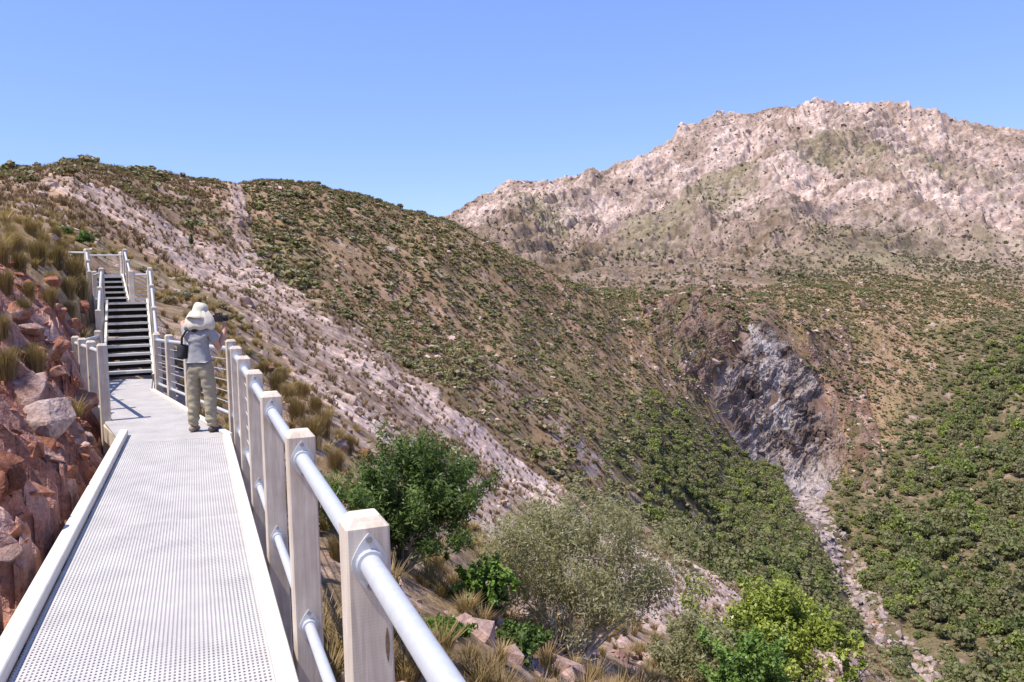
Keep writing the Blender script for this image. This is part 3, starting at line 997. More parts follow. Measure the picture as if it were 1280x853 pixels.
def grating(poly, d, pitch=0.02, bw=0.0108, h=0.03, z=0.0):
    m = MB()
    d = d / np.linalg.norm(d)
    nrm = np.array([d[1], -d[0]])
    pts = np.array(poly)
    for dirv, oth, zt, w, pt in ((d, nrm, z, bw, pitch), (nrm, d, z - 0.0012, 0.017, 0.031)):
        ks = pts @ oth
        for k in np.arange(math.ceil(ks.min() / pt) * pt, ks.max(), pt):
            r = clip_line(pts, oth * k, dirv)
            if r:
                p, q = oth * k + dirv * r[0], oth * k + dirv * r[1]
                m.bar(v3(p, zt - h / 2), v3(q, zt - h / 2), w, h)
    return m


bw_loc = v3(dk(3, (T_L + T_R) / 2), 0)
walk = tag(empty("boardwalk", bw_loc), "raised boardwalk of pale grey open grating with low timber kerbs", "boardwalk")
T_IN = T_R - 0.085
cuts = [-1.6, 6.35, min(S_END, S_KL) - 0.01]
for s0, s1 in zip(cuts[:-1], cuts[1:]):
    q = [dk(s0 + .003, T_L + .006), dk(s0 + .003, T_IN - .004), dk(s1 - .003, T_IN - .004), dk(s1 - .003, T_L + .006)]
    grating(q, D1).build("grating_panel", M_GRATE, walk)
E2 = (E_R - C_R) / np.linalg.norm(E_R - C_R)
g2 = [dk(min(S_END, S_KL), T_L + .006), dk(min(S_END, S_KL), T_IN - .004), C_R - N1 * .06, E_R - np.array([E2[1], -E2[0]]) * .03, FT_R, FT_L, L_A]
grating(g2, E2).build("grating_panel", M_GRATE, walk)
m = MB()
m.prism([dk(-1.6, T_L - KERB_W), dk(-1.6, T_L), dk(S_KL, T_L), dk(S_KL, T_L - KERB_W)], -0.002, 0.075)
m.build("kerb_board", M_KERB, walk, 0.006)
m = MB()
m.prism([dk(-1.6, T_IN), dk(-1.6, T_R), C_R, C_R - N1 * (T_R - T_IN)], -0.03, 0.03)
m.build("kerb_board", M_KERB, walk, 0.005)
n2 = np.array([E2[1], -E2[0]])
m = MB()
m.prism([C_R - n2 * .05 + E2 * .05, C_R + n2 * .03 + E2 * .02, E_R + n2 * .03, E_R - n2 * .05], -0.03, 0.03)
m.build("kerb_board", M_KERB, walk, 0.005)
for p, q in ((dk(-1.6, T_L - KERB_W - .02), L_K - N1 * .02), (dk(-1.6, T_R - .03), C_R - N1 * .03), (L_K, L_A), (L_A, FT_L), (C_R, E_R), (E_R, FT_R)):
    m = MB()
    m.bar(v3(p, -.14), v3(q, -.14), 0.045, 0.2)
    m.build("fascia_board", M_TIMBER, walk)
for s in np.arange(-1.0, S_END - .2, 1.35):
    m = MB()
    m.bar(v3(dk(s, T_L - .04), -.115), v3(dk(s, T_R - .06), -.115), 0.07, 0.15)
    m.build("bearer", M_BEARER, walk)
for k in range(1, 5):
    p, q = C_R + (E_R - C_R) * k / 5, L_A + (FT_L - L_A) * k / 5
    m = MB()
    m.bar(v3(p + (q - p) * .03, -.115), v3(q - (q - p) * .03, -.115), 0.07, 0.15)
    m.build("bearer", M_BEARER, walk)
# support stumps down to the ground on the downhill side
for s in (0.4, 3.1, 5.8, 8.4):
    for t in (T_L + .05, T_R - .15):
        p = dk(s, t)
        zg = float(ground(p[0], p[1]))
        m = MB()
        m.bar(v3(p, zg - .15), v3(p, -.19), 0.1, 0.1, (0, 1, 0))
        m.build("stump", M_BEARER, walk)


# ------------------------------------------------------------------ railings
PW = 0.124


def post_mb(p, ztop, zbot, d, w=PW):
    d = d / np.linalg.norm(d)
    n = np.array([d[1], -d[0]])
    m = MB()
    a, c = w / 2, 0.006

    def ring(hw, ch):
        pr = [(hw, -hw + ch), (hw, hw - ch), (hw - ch, hw), (-hw + ch, hw), (-hw, hw - ch), (-hw, -hw + ch), (-hw + ch, -hw), (hw - ch, -hw)]
        return [p + n * x + d * y for x, y in pr]
    lv = [(a, zbot), (a, ztop - 0.028), (a - 0.022, ztop)]
    vs = []
    for hw, z in lv:
        vs += [v3(q, z) for q in ring(hw, c)]
    fs = []
    for i in range(2):
        for k in range(8):
            fs.append((i * 8 + k, i * 8 + (k + 1) % 8, (i + 1) * 8 + (k + 1) % 8, (i + 1) * 8 + k))
    fs.append(tuple(range(16, 24)))
    fs.append(tuple(range(7, -1, -1)))
    m.add(vs, fs)
    return m


def flange(parent, p, d, r, detail):
    """tear-drop plate with a pipe socket on a post face; d points out of the post"""
    p, d = Vector(p), Vector(d).normalized()
    up = (Vector((0, 0, 1)) - d * d.z).normalized()
    s = d.cross(up)
    m = MB()
    R = r + 0.02
    top = R + 0.034
    prof = []
    for k in range(20):
        t = 2 * math.pi * k / 20
        x, y = R * math.sin(t), R * math.cos(t)
        if abs(math.sin(t)) < 0.8:
            e = (1 - abs(math.sin(t)) / 0.8)
            y = math.copysign(abs(y) + (top - R) * e ** 0.8, y)
            x *= 1 - 0.25 * e
        prof.append((x, y))
    f = [p + s * x + up * y + d * .007 for x, y in prof]
    b = [p + s * x + up * y - d * .001 for x, y in prof]
    n = len(prof)
    m.add(f + b, [tuple(range(n))[::-1], tuple(range(n, 2 * n))] + [(i, (i + 1) % n, n + (i + 1) % n, n + i) for i in range(n)])
    m.tube([p + d * .006, p + d * .03], r + 0.009, 16)
    o = m.build("rail_flange", M_STEEL, parent)
    if detail:
        for sg in (1, -1):
            q = p + up * sg * (R + 0.016)
            m = MB()
            m.tube([q + d * .006, q + d * .014], 0.009, 8)
            m.build("screw", M_BOLT, o)


def railing(root, posts, wires, near=0, top_r=0.031, bot_r=0.024, fl=True):
    """posts: list of (xy, ztop, zbot, zbase); wires: set of bays that carry cables"""
    n = len(posts)
    for i, (p, zt, zb, z0) in enumerate(posts):
        d = posts[min(i + 1, n - 1)][0] - posts[max(i - 1, 0)][0]
        if i < near:
            d = D1
        po_ = post_mb(p, zt, zb, d).build("post", M_TIMBER, root)
        if near and i == 1:
            # an open check in the timber of the nearest post
            c0 = p - D1 * (PW / 2)
            rr_ = ray(484.5, 806)
            t_ = ((c0 @ D1) - EYEV[:2] @ D1) / (rr_[:2] @ D1)
            q0 = Vector((EYEV + rr_ * t_).tolist())
            nv, sv = Vector((-D1[0], -D1[1], 0)), Vector((N1[0], N1[1], 0))
            mk = MB()
            ring_ = []
            for k_ in range(16):
                a_ = 2 * math.pi * k_ / 16
                ring_.append(q0 + nv * .0012 + sv * (.0062 * math.sin(a_) * abs(math.sin(a_)) ** .8) + Vector((0, 0, .052 * math.cos(a_))))
            mk.add(ring_ + [q_ - nv * .004 for q_ in ring_], [tuple(range(16))[::-1]] + [(k_, (k_ + 1) % 16, 16 + (k_ + 1) % 16, 16 + k_) for k_ in range(16)])
            mk.build("timber_split", M_SPLIT, po_)
    for i in range(n - 1):
        (p, zt, _, z0), (q, zt2, _, z02) = posts[i], posts[i + 1]
        d = (q - p) / np.linalg.norm(q - p)
        for name, r, za, zb in (("top_rail", top_r, zt - .125, zt2 - .125), ("bottom_rail", bot_r, z0 + .11, z02 + .11)):
            a, b = v3(p + d * PW / 2, za), v3(q - d * PW / 2, zb)
            m = MB()
            m.tube([a, b], r, 14)
            m.build(name, M_STEEL, root)
            if fl:
                det = i < 4
                flange(root, a, (d[0], d[1], 0), r, det)
                flange(root, b, (-d[0], -d[1], 0), r, det)
        if i in wires:
            for k in range(1, 6):
                f = k / 6
                za = z0 + .11 + (zt - .125 - z0 - .11) * f
                zb = z02 + .11 + (zt2 - .125 - z02 - .11) * f
                m = MB()
                m.tube([v3(p + d * PW / 2.2, za), v3(q - d * PW / 2.2, zb)], 0.0055, 6)
                m.build("cable", M_STEEL, root)


T_P = T_R + 0.03 + PW / 2
posts = []
for d in (0.75, 2.26, 3.64, 5.02, 6.40, 7.78, 9.16, 10.45):
    s = (d - T_P * N1[1]) / D1[1]
    p = dk(s, T_P)
    posts.append((p, 0.985 + 0.015 * (d - 2.26), min(float(ground(*p)) - .1, -.3), 0.0))
pc = posts[-1][0]
pe = E_R + n2 * 0.11
for f in (.25, .5, .78, 1.0):
    p = pc + (pe - pc) * f
    posts.append((p, 1.10 - .05 * f, min(float(ground(*p)) - .1, -.3), 0.0))
rail_right = tag(empty("railing", v3(posts[4][0], 0)), "long railing of square timber posts and two steel pipe rails beside the woman", "railing")
railing(rail_right, posts, {4, 5, 6, 7, 8, 9, 10}, near=7)

# bay of railing among the rocks on the left
pa, pd_ = at_d(127, 430, 11.0)[:2], at_d(94, 420, 14.0)[:2]
ps0 = ST_C - ST_N * (ST_W / 2 + .1) + ST_D * 0.0
lp = [pa, pa + (pd_ - pa) * .36, pa + (pd_ - pa) * .7, pd_, ps0]
posts = [(p, 1.07, min(float(ground(*p)) - .1, -.45), 0.02) for p in lp]
rail_left = tag(empty("railing", v3(pa, 0)), "short railing of five timber posts standing among the red rocks", "railing")
railing(rail_left, posts, set(), fl=False)


# ------------------------------------------------------------------ stairs
def staircase(label, c, d, n, going, rise, z0, w):
    nn = np.array([d[1], -d[0]])
    root = tag(empty("staircase", v3(c, z0)), label, "stairs")
    for k in range(1, n + 1):
        a = c + d * ((k - 1) * going + .02)
        b = a + d * (going * 0.78)
        z = z0 + rise * k
        m = MB()
        m.prism([a - nn * (w / 2), a + nn * (w / 2), b + nn * (w / 2), b - nn * (w / 2)], z - .035, z)
        t = m.build("tread", M_TREAD, root)
        m = MB()
        m.prism([a - nn * (w / 2) - d * .012, a + nn * (w / 2) - d * .012, a + nn * (w / 2) - d * .001, a - nn * (w / 2) - d * .001], z - .05, z + .003)
        m.build("nosing", M_KERB, t)
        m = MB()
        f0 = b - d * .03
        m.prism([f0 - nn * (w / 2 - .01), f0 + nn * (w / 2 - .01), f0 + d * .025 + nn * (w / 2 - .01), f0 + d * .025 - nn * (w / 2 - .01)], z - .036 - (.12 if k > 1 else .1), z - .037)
        m.build("gap_shade", M_GAPSHADE, root)  # added board: paints the shaded gap under each open tread black
    for sgn in (-1, 1):
        m = MB()
        o = nn * sgn * (w / 2 + .03)
        e = c + d * n * going
        m.bar(v3(c + o, z0 - .02), v3(e + o, z0 + rise * n - .02), 0.05, 0.22)
        m.build("stringer", M_KERB, root)
    return c + d * n * going, z0 + rise * n


def landing(label, poly, z):
    c = np.mean(poly, 0)
    root = tag(empty("stair_landing", v3(c, z)), label, "landing")
    m = MB()
    m.prism(poly, z - .03, z)
    m.build("platform", M_TREAD, root)
    for i in range(len(poly)):
        p, q = poly[i], poly[(i + 1) % len(poly)]
        m = MB()
        m.bar(v3(p, z - .12), v3(q, z - .12), .045, .19)
        m.build("fascia_board", M_KERB, root)
    for p in poly:
        p = p + (c - p) * .08
        zg = float(ground(*p))
        m = MB()
        m.bar(v3(p, min(zg, z - .4) - .2), v3(p, z - .03), .09, .09, (0, 1, 0))
        m.build("stump", M_BEARER, root)


def lpost(p, zbase, h=0.95):
    return (p, zbase + h, min(float(ground(*p)) - .1, zbase - .3), zbase)


head, zh = staircase("lower flight of open timber stairs rising from the boardwalk", ST_C, ST_D, NST, GOING, RISE, 0.0, ST_W)
LN = 2.3
land1 = [head - ST_N * (ST_W / 2 + .25), head + ST_N * (ST_W / 2 + .05), head + ST_N * (ST_W / 2 + .05) + ST_D * LN, head - ST_N * (ST_W / 2 + .25) + ST_D * LN]
landing("middle landing between the two flights of stairs", land1, zh)
F2_D = np.array([math.sin(rad(-29)), math.cos(rad(-29))])
F2_N = np.array([F2_D[1], -F2_D[0]])
f2c = head + ST_D * LN - ST_N * 0.42
W2 = 0.8
head2, zh2 = staircase("upper flight of open timber stairs beyond the landing", f2c, F2_D, 5, GOING, RISE, zh, W2)
land2 = [head2 - F2_N * (W2 / 2 + .9), head2 + F2_N * (W2 / 2 + .05), head2 + F2_N * (W2 / 2 + .05) + F2_D * 1.9, head2 - F2_N * (W2 / 2 + .9) + F2_D * 1.9]
landing("small top landing where the stairs turn left", land2, zh2)

off = ST_W / 2 + .13
po = [lpost(ST_C + ST_N * off + ST_D * (.1 + 1.5 * k), 0.165 * (1.5 * k + .1) / GOING, 0.95) for k in range(3)]
po.append(lpost(head + ST_N * off + ST_D * .1, zh, .92))
po.append(lpost(head + ST_N * off + ST_D * (LN - .05), zh, .92))
po.append(lpost(head + ST_D * (LN - .03) + ST_N * .12, zh, .92))
r = tag(empty("railing", v3(po[0][0], 0)), "railing climbing the outer side of the lower stairs", "railing")
railing(r, po, {0, 1, 2, 3, 4}, fl=False, bot_r=.022)
po = [lpost(ST_C - ST_N * off + ST_D * (1.5 * k), 0.165 * 1.5 * k / GOING, 0.95) for k in range(1, 3)]
po.append(lpost(head - ST_N * off + ST_D * .1, zh, .92))
po.append(lpost(head - ST_N * (off + .25) + ST_D * (LN - .05), zh, .92))
r = tag(empty("railing", v3(po[0][0], 0)), "railing climbing the uphill side of the lower stairs", "railing")
railing(r, po, set(), fl=False, bot_r=.022)
off2 = W2 / 2 + .13
zf = lambda s: zh + .165 * s / GOING
po = [lpost(f2c + F2_N * off2 + F2_D * s, zf(s), .88) for s in (.15, 1.15, 2.2)] + [lpost(head2 + F2_N * off2 + F2_D * 1.8, zh2, .88)]
po.append(lpost(head2 - F2_N * (off2 + .75) + F2_D * 1.8, zh2, .88))
r = tag(empty("railing", v3(po[0][0], zh)), "railing on the outer side of the upper stairs and top landing", "railing")
railing(r, po, {0, 1, 2, 3}, fl=False, bot_r=.022)
po = [lpost(f2c - F2_N * off2 + F2_D * s, zf(s), .88) for s in (.15, 1.15, 2.2)] + [lpost(head2 - F2_N * (off2 + .75) + F2_D * .1, zh2, .88)]
r = tag(empty("railing", v3(po[0][0], zh)), "railing on the uphill side of the upper stairs", "railing")
railing(r, po, set(), fl=False, bot_r=.022)


# ------------------------------------------------------------------ the woman with a camera
def skinned(name, verts, edges, radii, mat, root=0, sub=2):
    me = bpy.data.meshes.new(name + "_skeleton")
    me.from_pydata([Vector(v) for v in verts], edges, [])
    o = bpy.data.objects.new(name, me)
    COL.objects.link(o)
    bpy.context.view_layer.update()
    md = o.modifiers.new("skin", 'SKIN')
    md.use_smooth_shade = True
    lay = me.skin_vertices[0] if len(me.skin_vertices) else None
    if lay is None:
        bpy.context.view_layer.objects.active = o
        bm = bmesh.new()
        bm.from_mesh(me)
        bm.verts.layers.skin.verify()
        bm.to_mesh(me)
        bm.free()
        lay = me.skin_vertices[0]
    for i, rr in enumerate(radii):
        lay.data[i].radius = rr if hasattr(rr, '__len__') else (rr, rr)
        lay.data[i].use_root = (i == root)
    sb = o.modifiers.new("sub", 'SUBSURF')
    sb.levels = sb.render_levels = sub
    dg = bpy.context.evaluated_depsgraph_get()
    out = bpy.data.meshes.new_from_object(o.evaluated_get(dg))
    bpy.data.objects.remove(o)
    for p in out.polygons:
        p.use_smooth = True
    out.materials.clear()
    out.materials.append(mat)
    return out


M_SKIN = simple_mat("sunburnt_skin", (0.50, 0.25, 0.16), 0.08, 9, 0.55)
M_SHIRT = simple_mat("grey_tshirt_cloth", (0.31, 0.305, 0.315), 0.10, 14, 0.9, bump=0.4, bump_scale=16)
M_TROUSER = simple_mat("khaki_cloth", (0.33, 0.29, 0.205), 0.12, 10, 0.95, bump=0.6, bump_scale=12)
M_HAT = simple_mat("cream_hat_cloth", (0.62, 0.56, 0.45), 0.10, 18, 0.9, bump=0.5, bump_scale=14)
M_SHOE = simple_mat("dark_shoe", (0.075, 0.07, 0.07), 0.2, 20, 0.7)
M_SOCK = simple_mat("tan_shoe", (0.25, 0.21, 0.16), 0.2, 20, 0.8)
M_BLACK = simple_mat("black_cloth", (0.02, 0.02, 0.022), 0.2, 20, 0.8)
M_CAM = simple_mat("black_plastic", (0.015, 0.015, 0.016), 0.1, 30, 0.4)
M_HAIR = simple_mat("dark_hair", (0.03, 0.022, 0.017), 0.3, 40, 0.6)

feet = at_z(254, 540)
PSC = Matrix.Scale(.945, 4)
PR = Matrix.Translation(Vector((feet[0], feet[1], 0.0))) @ Matrix.Rotation(rad(-12), 4, 'Z') @ PSC


def person_part(name, me, parent):
    if name in ("trousers", "t_shirt"):
        amp_ = .011 if name == "trousers" else .007
        me.update()
        ns_ = [v_.normal.copy() for v_ in me.vertices]
        for v_, n_ in zip(me.vertices, ns_):
            q = v_.co
            f1 = mnoise.noise(Vector((q.x * 9 + 4, q.y * 9, q.z * 26)))
            f2 = mnoise.noise(Vector((q.x * 22, q.y * 22 + 9, q.z * 40 + q.x * 30)))
            v_.co = q + n_ * amp_ * (1.2 * f1 + .7 * f2) * (1.5 if q.z < .3 else 1)
    me.transform(Matrix.Rotation(rad(-12), 4, 'Z') @ PSC)
    o = bpy.data.objects.new(name, me)
    COL.objects.link(o)
    if parent is not None:
        o.parent = parent
    else:
        o.location = (feet[0], feet[1], 0)
    return o


LFx, RFx = -.135, .135
SHL, SHR = (-.165, .0, 1.315), (.165, .02, 1.315)
ELL, ELR = (-.30, .10, 1.43), (.225, .09, 1.075)
WRL, WRR = (-.02, .30, 1.46), (.225, .26, 1.33)
bv = [(0, 0, .90), (0, -.01, 1.02), (0, -.005, 1.17), (0, .0, 1.31), (.01, .01, 1.385), (.02, .03, 1.445), (.025, .035, 1.53),
      SHL, ELL, WRL, SHR, ELR, WRR,
      (-.095, .0, .85), (-.125, .02, .47), (LFx, -.02, .09), (LFx - .02, .12, .04),
      (.095, .0, .85), (.12, .02, .47), (RFx, -.02, .09), (RFx + .02, .12, .04)]
be = [(0, 1), (1, 2), (2, 3), (3, 4), (4, 5), (5, 6), (3, 7), (7, 8), (8, 9), (3, 10), (10, 11), (11, 12), (0, 13), (13, 14), (14, 15), (15, 16), (0, 17), (17, 18), (18, 19), (19, 20)]
brd = [(.13, .10), (.115, .09), (.13, .10), (.10, .075), (.052, .055), (.078, .088), (.075, .085),
       .055, .042, .028, .055, .043, .028, .085, .06, .042, .035, .085, .06, .042, .035]


def add_hand(w, out, side, base_i):
    """five-finger hand: palm, four curled fingers of unequal length and a thumb from the side of the palm"""
    w, out, side = Vector(w), Vector(out).normalized(), Vector(side).normalized()
    nrm = out.cross(side).normalized()
    palm = w + out * .075
    bv.append(tuple(w + out * .035)); brd.append((.026, .02)); be.append((base_i, len(bv) - 1))
    ip = len(bv) - 1
    for k, (ox, ln) in enumerate(((-.03, .062), (-.01, .072), (.01, .068), (.03, .052))):
        b = palm + side * ox
        j = b + out * ln * .55 + nrm * .012
        e = j + out * ln * .25 + nrm * .032
        i0 = len(bv)
        bv.extend([tuple(b), tuple(j), tuple(e)]); brd.extend([.0105, .009, .0075])
        be.extend([(ip, i0), (i0, i0 + 1), (i0 + 1, i0 + 2)])
    i0 = len(bv)
    t0 = w + out * .03 + side * .03
    bv.extend([tuple(t0), tuple(t0 + side * .028 + out * .025), tuple(t0 + side * .022 + out * .05 + nrm * .02)]); brd.extend([.013, .011, .008])
    be.extend([(ip, i0), (i0, i0 + 1), (i0 + 1, i0 + 2)])


add_hand(WRL, (.85, .05, .1), (0, 0, 1), 9)
add_hand(WRR, (-.25, .15, .95), (0, 1, -.1), 12)
body = person_part("person", skinned("body", bv, be, brd, M_SKIN), None)
tag(body, "woman in cream sun hat, grey T-shirt and khaki trousers raising a camera at the railing", "person")
# face: nose, eyes and ears on the turned head
m = MB()
shirt_v = [(0, 0, .93), (0, -.01, 1.04), (0, -.005, 1.18), (0, .0, 1.315), SHL, tuple(Vector(SHL).lerp(Vector(ELL), .62)), SHR, tuple(Vector(SHR).lerp(Vector(ELR), .62)), (.005, .005, 1.36)]
shirt_e = [(0, 1), (1, 2), (2, 3), (3, 4), (4, 5), (3, 6), (6, 7), (3, 8)]
shirt = person_part("t_shirt", skinned("t_shirt", shirt_v, shirt_e, [(.155, .122), (.142, .11), (.152, .118), (.115, .09), .074, .07, .074, .07, .062], M_SHIRT, 1, 3), body)
tro_v = [(0, 0, .96), (0, 0, .88), (-.098, 0, .80), (-.118, .02, .47), (-.128, -.0, .20), (LFx, -.01, .075), (.098, 0, .80), (.113, .02, .47), (.126, .0, .20), (RFx, -.01, .075)]
tro_e = [(0, 1), (1, 2), (2, 3), (3, 4), (4, 5), (1, 6), (6, 7), (7, 8), (8, 9)]
person_part("trousers", skinned("trousers", tro_v, tro_e, [(.142, .112), (.152, .125), .102, .084, .074, .080, .102, .084, .074, .080], M_TROUSER, 1, 3), body)
for sx, mt_ in ((LFx, M_SOCK), (RFx, M_SHOE)):
    sg = -1 if sx < 0 else 1
    me = skinned("shoe", [(sx, -.075, .042), (sx + sg * .01, .04, .04), (sx + sg * .03, .155, .03)], [(0, 1), (1, 2)], [(.042, .04), (.045, .042), (.04, .03)], mt_, 1)
    person_part("shoe", me, body)


def lathe_me(name, prof, n, mat, centre, tilt=None, squash=(1, 1)):
    vs, fs = [], []
    for r_, z in prof:
        for k in range(n):
            t = 2 * math.pi * k / n
            vs.append((r_ * math.cos(t) * squash[0], r_ * math.sin(t) * squash[1], z))
    for i in range(len(prof) - 1):
        for k in range(n):
            fs.append((i * n + k, i * n + (k + 1) % n, (i + 1) * n + (k + 1) % n, (i + 1) * n + k))
    me = bpy.data.meshes.new(name)
    me.from_pydata(vs, [], fs)
    for p in me.polygons:
        p.use_smooth = True
    me.materials.append(mat)
    for v_ in me.vertices:
        q = v_.co.copy()
        rr_ = math.hypot(q.x, q.y)
        v_.co.z += (.008 * mnoise.noise(q * 14) + .022 * mnoise.noise(q * 7 + Vector((3, 1, 5)))) * min(1, rr_ / .1)
        v_.co += Vector((q.x, q.y, 0)) * .06 * mnoise.noise(q * 17 + Vector((9, 0, 2)))
    mat4 = Matrix.Translation(Vector(centre))
    if tilt is not None:
        mat4 = mat4 @ tilt
    me.transform(mat4)
    return me


tilt = Matrix.Rotation(rad(-8), 4, 'X') @ Matrix.Rotation(rad(6), 4, 'Y')
hp = [(.001, .155), (.05, .15), (.085, .128), (.105, .09), (.112, .05), (.115, .025), (.14, .0), (.168, -.035), (.185, -.068), (.182, -.073), (.163, -.043), (.135, -.008), (.11, .018), (.107, .05), (.1, .088), (.08, .12), (.05, .143), (.001, .147)]
hat = person_part("sun_hat", lathe_me("sun_hat", hp, 28, M_HAT, (.02, .03, 1.545), tilt @ Matrix.Scale(.93, 4), (.92, 1.05)), body)
# neck flap hanging from the hat
vs, fs = [], []
nk = 17
rowp = [(.115, 1.575), (.15, 1.53), (.185, 1.47), (.20, 1.40), (.196, 1.345), (.19, 1.345), (.193, 1.40), (.178, 1.465), (.143, 1.525), (.108, 1.57)]
for r_, z in rowp:
    for k in range(nk):
        t = math.radians(178 + 184 * k / (nk - 1))
        rr = r_ * (1 + .035 * math.sin(k * 2.3) * (1.6 - z) * 4)
        vs.append((.015 + rr * math.cos(t) * 1.08, .03 + rr * math.sin(t) * .8, z + .012 * math.sin(k * 1.7)))
for i in range(len(rowp) - 1):
    for k in range(nk - 1):
        fs.append((i * nk + k, i * nk + k + 1, (i + 1) * nk + k + 1, (i + 1) * nk + k))
me = bpy.data.meshes.new("neck_flap")
me.from_pydata(vs, [], fs)
for p in me.polygons:
    p.use_smooth = True
me.materials.append(M_HAT)
person_part("neck_flap", me, hat)
me = skinned("hair", [(.01, -.02, 1.43), (0, -.05, 1.36), (-.01, -.085, 1.30)], [(0, 1), (1, 2)], [(.075, .06), (.06, .045), (.03, .02)], M_HAIR, 1)
person_part("hair", me, body)


def world_of(me):
    me.transform(PR)
    return me


# camera held at the eye, bag slung on the left hip
cm = empty("camera", PR @ Vector((.13, .25, 1.475)))
tag(cm, "black camera held up to the face of the woman in the sun hat", "camera")
m = MB()
c = PR @ Vector((.13, .25, 1.475))
ax, fw = Vector((.80, -.6, 0)).normalized(), Vector((.6, .80, 0)).normalized()
m.bar(c - ax * .07, c + ax * .07, .055, .09)
m.bar(c - ax * .03 + Vector((0, 0, .055)), c + ax * .03 + Vector((0, 0, .055)), .05, .03)
m.build("camera_body", M_CAM, cm, .006)
m = MB()
m.tube([c + fw * .025, c + fw * .08, c + fw * .085, c + fw * .13], [.036, .036, .041, .04], 18)
m.build("lens", M_CAM, cm)
bg = empty("shoulder_bag", PR @ Vector((-.20, -.05, 1.05)))
tag(bg, "black shoulder bag hanging at the woman's left side", "bag")
me = skinned("bag", [(-.205, -.07, .96), (-.205, -.06, 1.06), (-.195, -.055, 1.16)], [(0, 1), (1, 2)], [(.06, .09), (.062, .085), (.045, .06)], M_BLACK, 1)
o = link("pouch", world_of(me), bg)
m = MB()
m.tube([PR @ Vector(q) for q in ((-.19, -.09, 1.15), (-.165, -.115, 1.24), (-.10, -.115, 1.33), (.0, -.085, 1.385), (.09, -.02, 1.40))], .014, 8)
m.build("strap", M_BLACK, bg)
m = MB()
m.tube([PR @ Vector(q) for q in ((.0, .0, 1.41), (-.08, -.05, 1.40), (-.06, -.09, 1.37), (.03, -.095, 1.36), (.1, -.05, 1.385))], .012, 8)
m.build("camera_strap", M_BLACK, cm)


# ------------------------------------------------------------------ vegetation
def leaf_quads(cen, nrm, size, aspect, r):
    """one quad per centre, facing roughly nrm; size (n,), aspect length/width"""
    n = len(cen)
    a = r.normal(size=(n, 3))
    a -= nrm * np.sum(a * nrm, 1, keepdims=True)
    a /= np.linalg.norm(a, axis=1, keepdims=True) + 1e-9
    b = np.cross(nrm, a)
    a = a * (size * aspect)[:, None]
    b = b * size[:, None]
    v = np.stack([cen - a, cen + b * .9 - a * .1, cen + a, cen - b * .9 - a * .1], 1)
    return v.reshape(-1, 3)


def quad_ids(n):
    return np.arange(n * 4).reshape(n, 4)


def tube_np(p, q, r0, r1, n=5):
    m = MB()
    m.tube([p, q], [r0, r1], n, cap=False)
    return np.array(m.v), np.array(m.f)


def crown_proto(seed, n_leaf, size, lobes=9, h=1.0, spread=1.0, trunk=True, base_z=0.35, droop=0.0, aspect=1.3):
    """unit plant: crown about 1 wide radius, height h; lobes of leaf clumps with gaps, limbs inside. returns verts, quads, tint, matidx"""
    r = np.random.default_rng(seed)
    lc, lr = [], []
    for k in range(lobes):
        t = r.uniform(0, 2 * np.pi)
        d = spread * math.sqrt(r.uniform(0, 1)) * .62
        z = base_z + (h - base_z) * (0.25 + 0.6 * r.uniform(0, 1) * (1 - 0.55 * d))
        lc.append((d * math.cos(t), d * math.sin(t), z))
        lr.append(r.uniform(.26, .46) * (1.0 if d < .45 else .85))
    lc, lr = np.array(lc), np.array(lr)
    w = lr ** 2
    li = r.choice(lobes, n_leaf, p=w / w.sum())
    d = r.normal(size=(n_leaf, 3))
    d[:, 2] = d[:, 2] * .8 + .25
    d /= np.linalg.norm(d, axis=1, keepdims=True)
    rr = lr[li] * r.uniform(.72, 1.12, n_leaf)
    cen = lc[li] + d * rr[:, None] * np.array([1, 1, .8])
    cen[:, 2] = np.maximum(cen[:, 2], .04)
    nr = d + r.normal(size=(n_leaf, 3)) * .55
    nr /= np.linalg.norm(nr, axis=1, keepdims=True)
    v = leaf_quads(cen, nr, size * r.uniform(.6, 1.35, n_leaf), aspect, r)
    tint = np.repeat(np.clip(.22 + .10 * r.normal(size=lobes)[li] + .09 * r.normal(size=n_leaf), 0, .55), 4)
    q = quad_ids(n_leaf)
    mi = np.zeros(n_leaf, int)
    if trunk:
        vs, qs, off_ = [v], [q], len(v)
        segs = [((0, 0, -.25), (0.02, 0.01, base_z * .9), .06, .04)] + [((0.02, .01, base_z * .8), tuple(c), .035, .012) for c in lc[:5]]
        for p, e, r0, r1 in segs:
            a, f = tube_np(p, e, r0, r1)
            vs.append(a)
            qs.append(f + off_)
            off_ += len(a)
        v = np.concatenate(vs)
        nq = sum(len(f) for f in qs[1:])
        q = np.concatenate(qs)
        tint = np.concatenate([tint, np.full(len(v) - len(tint), .3)])
        mi = np.concatenate([mi, np.ones(nq, int)])
    return v, q, tint, mi


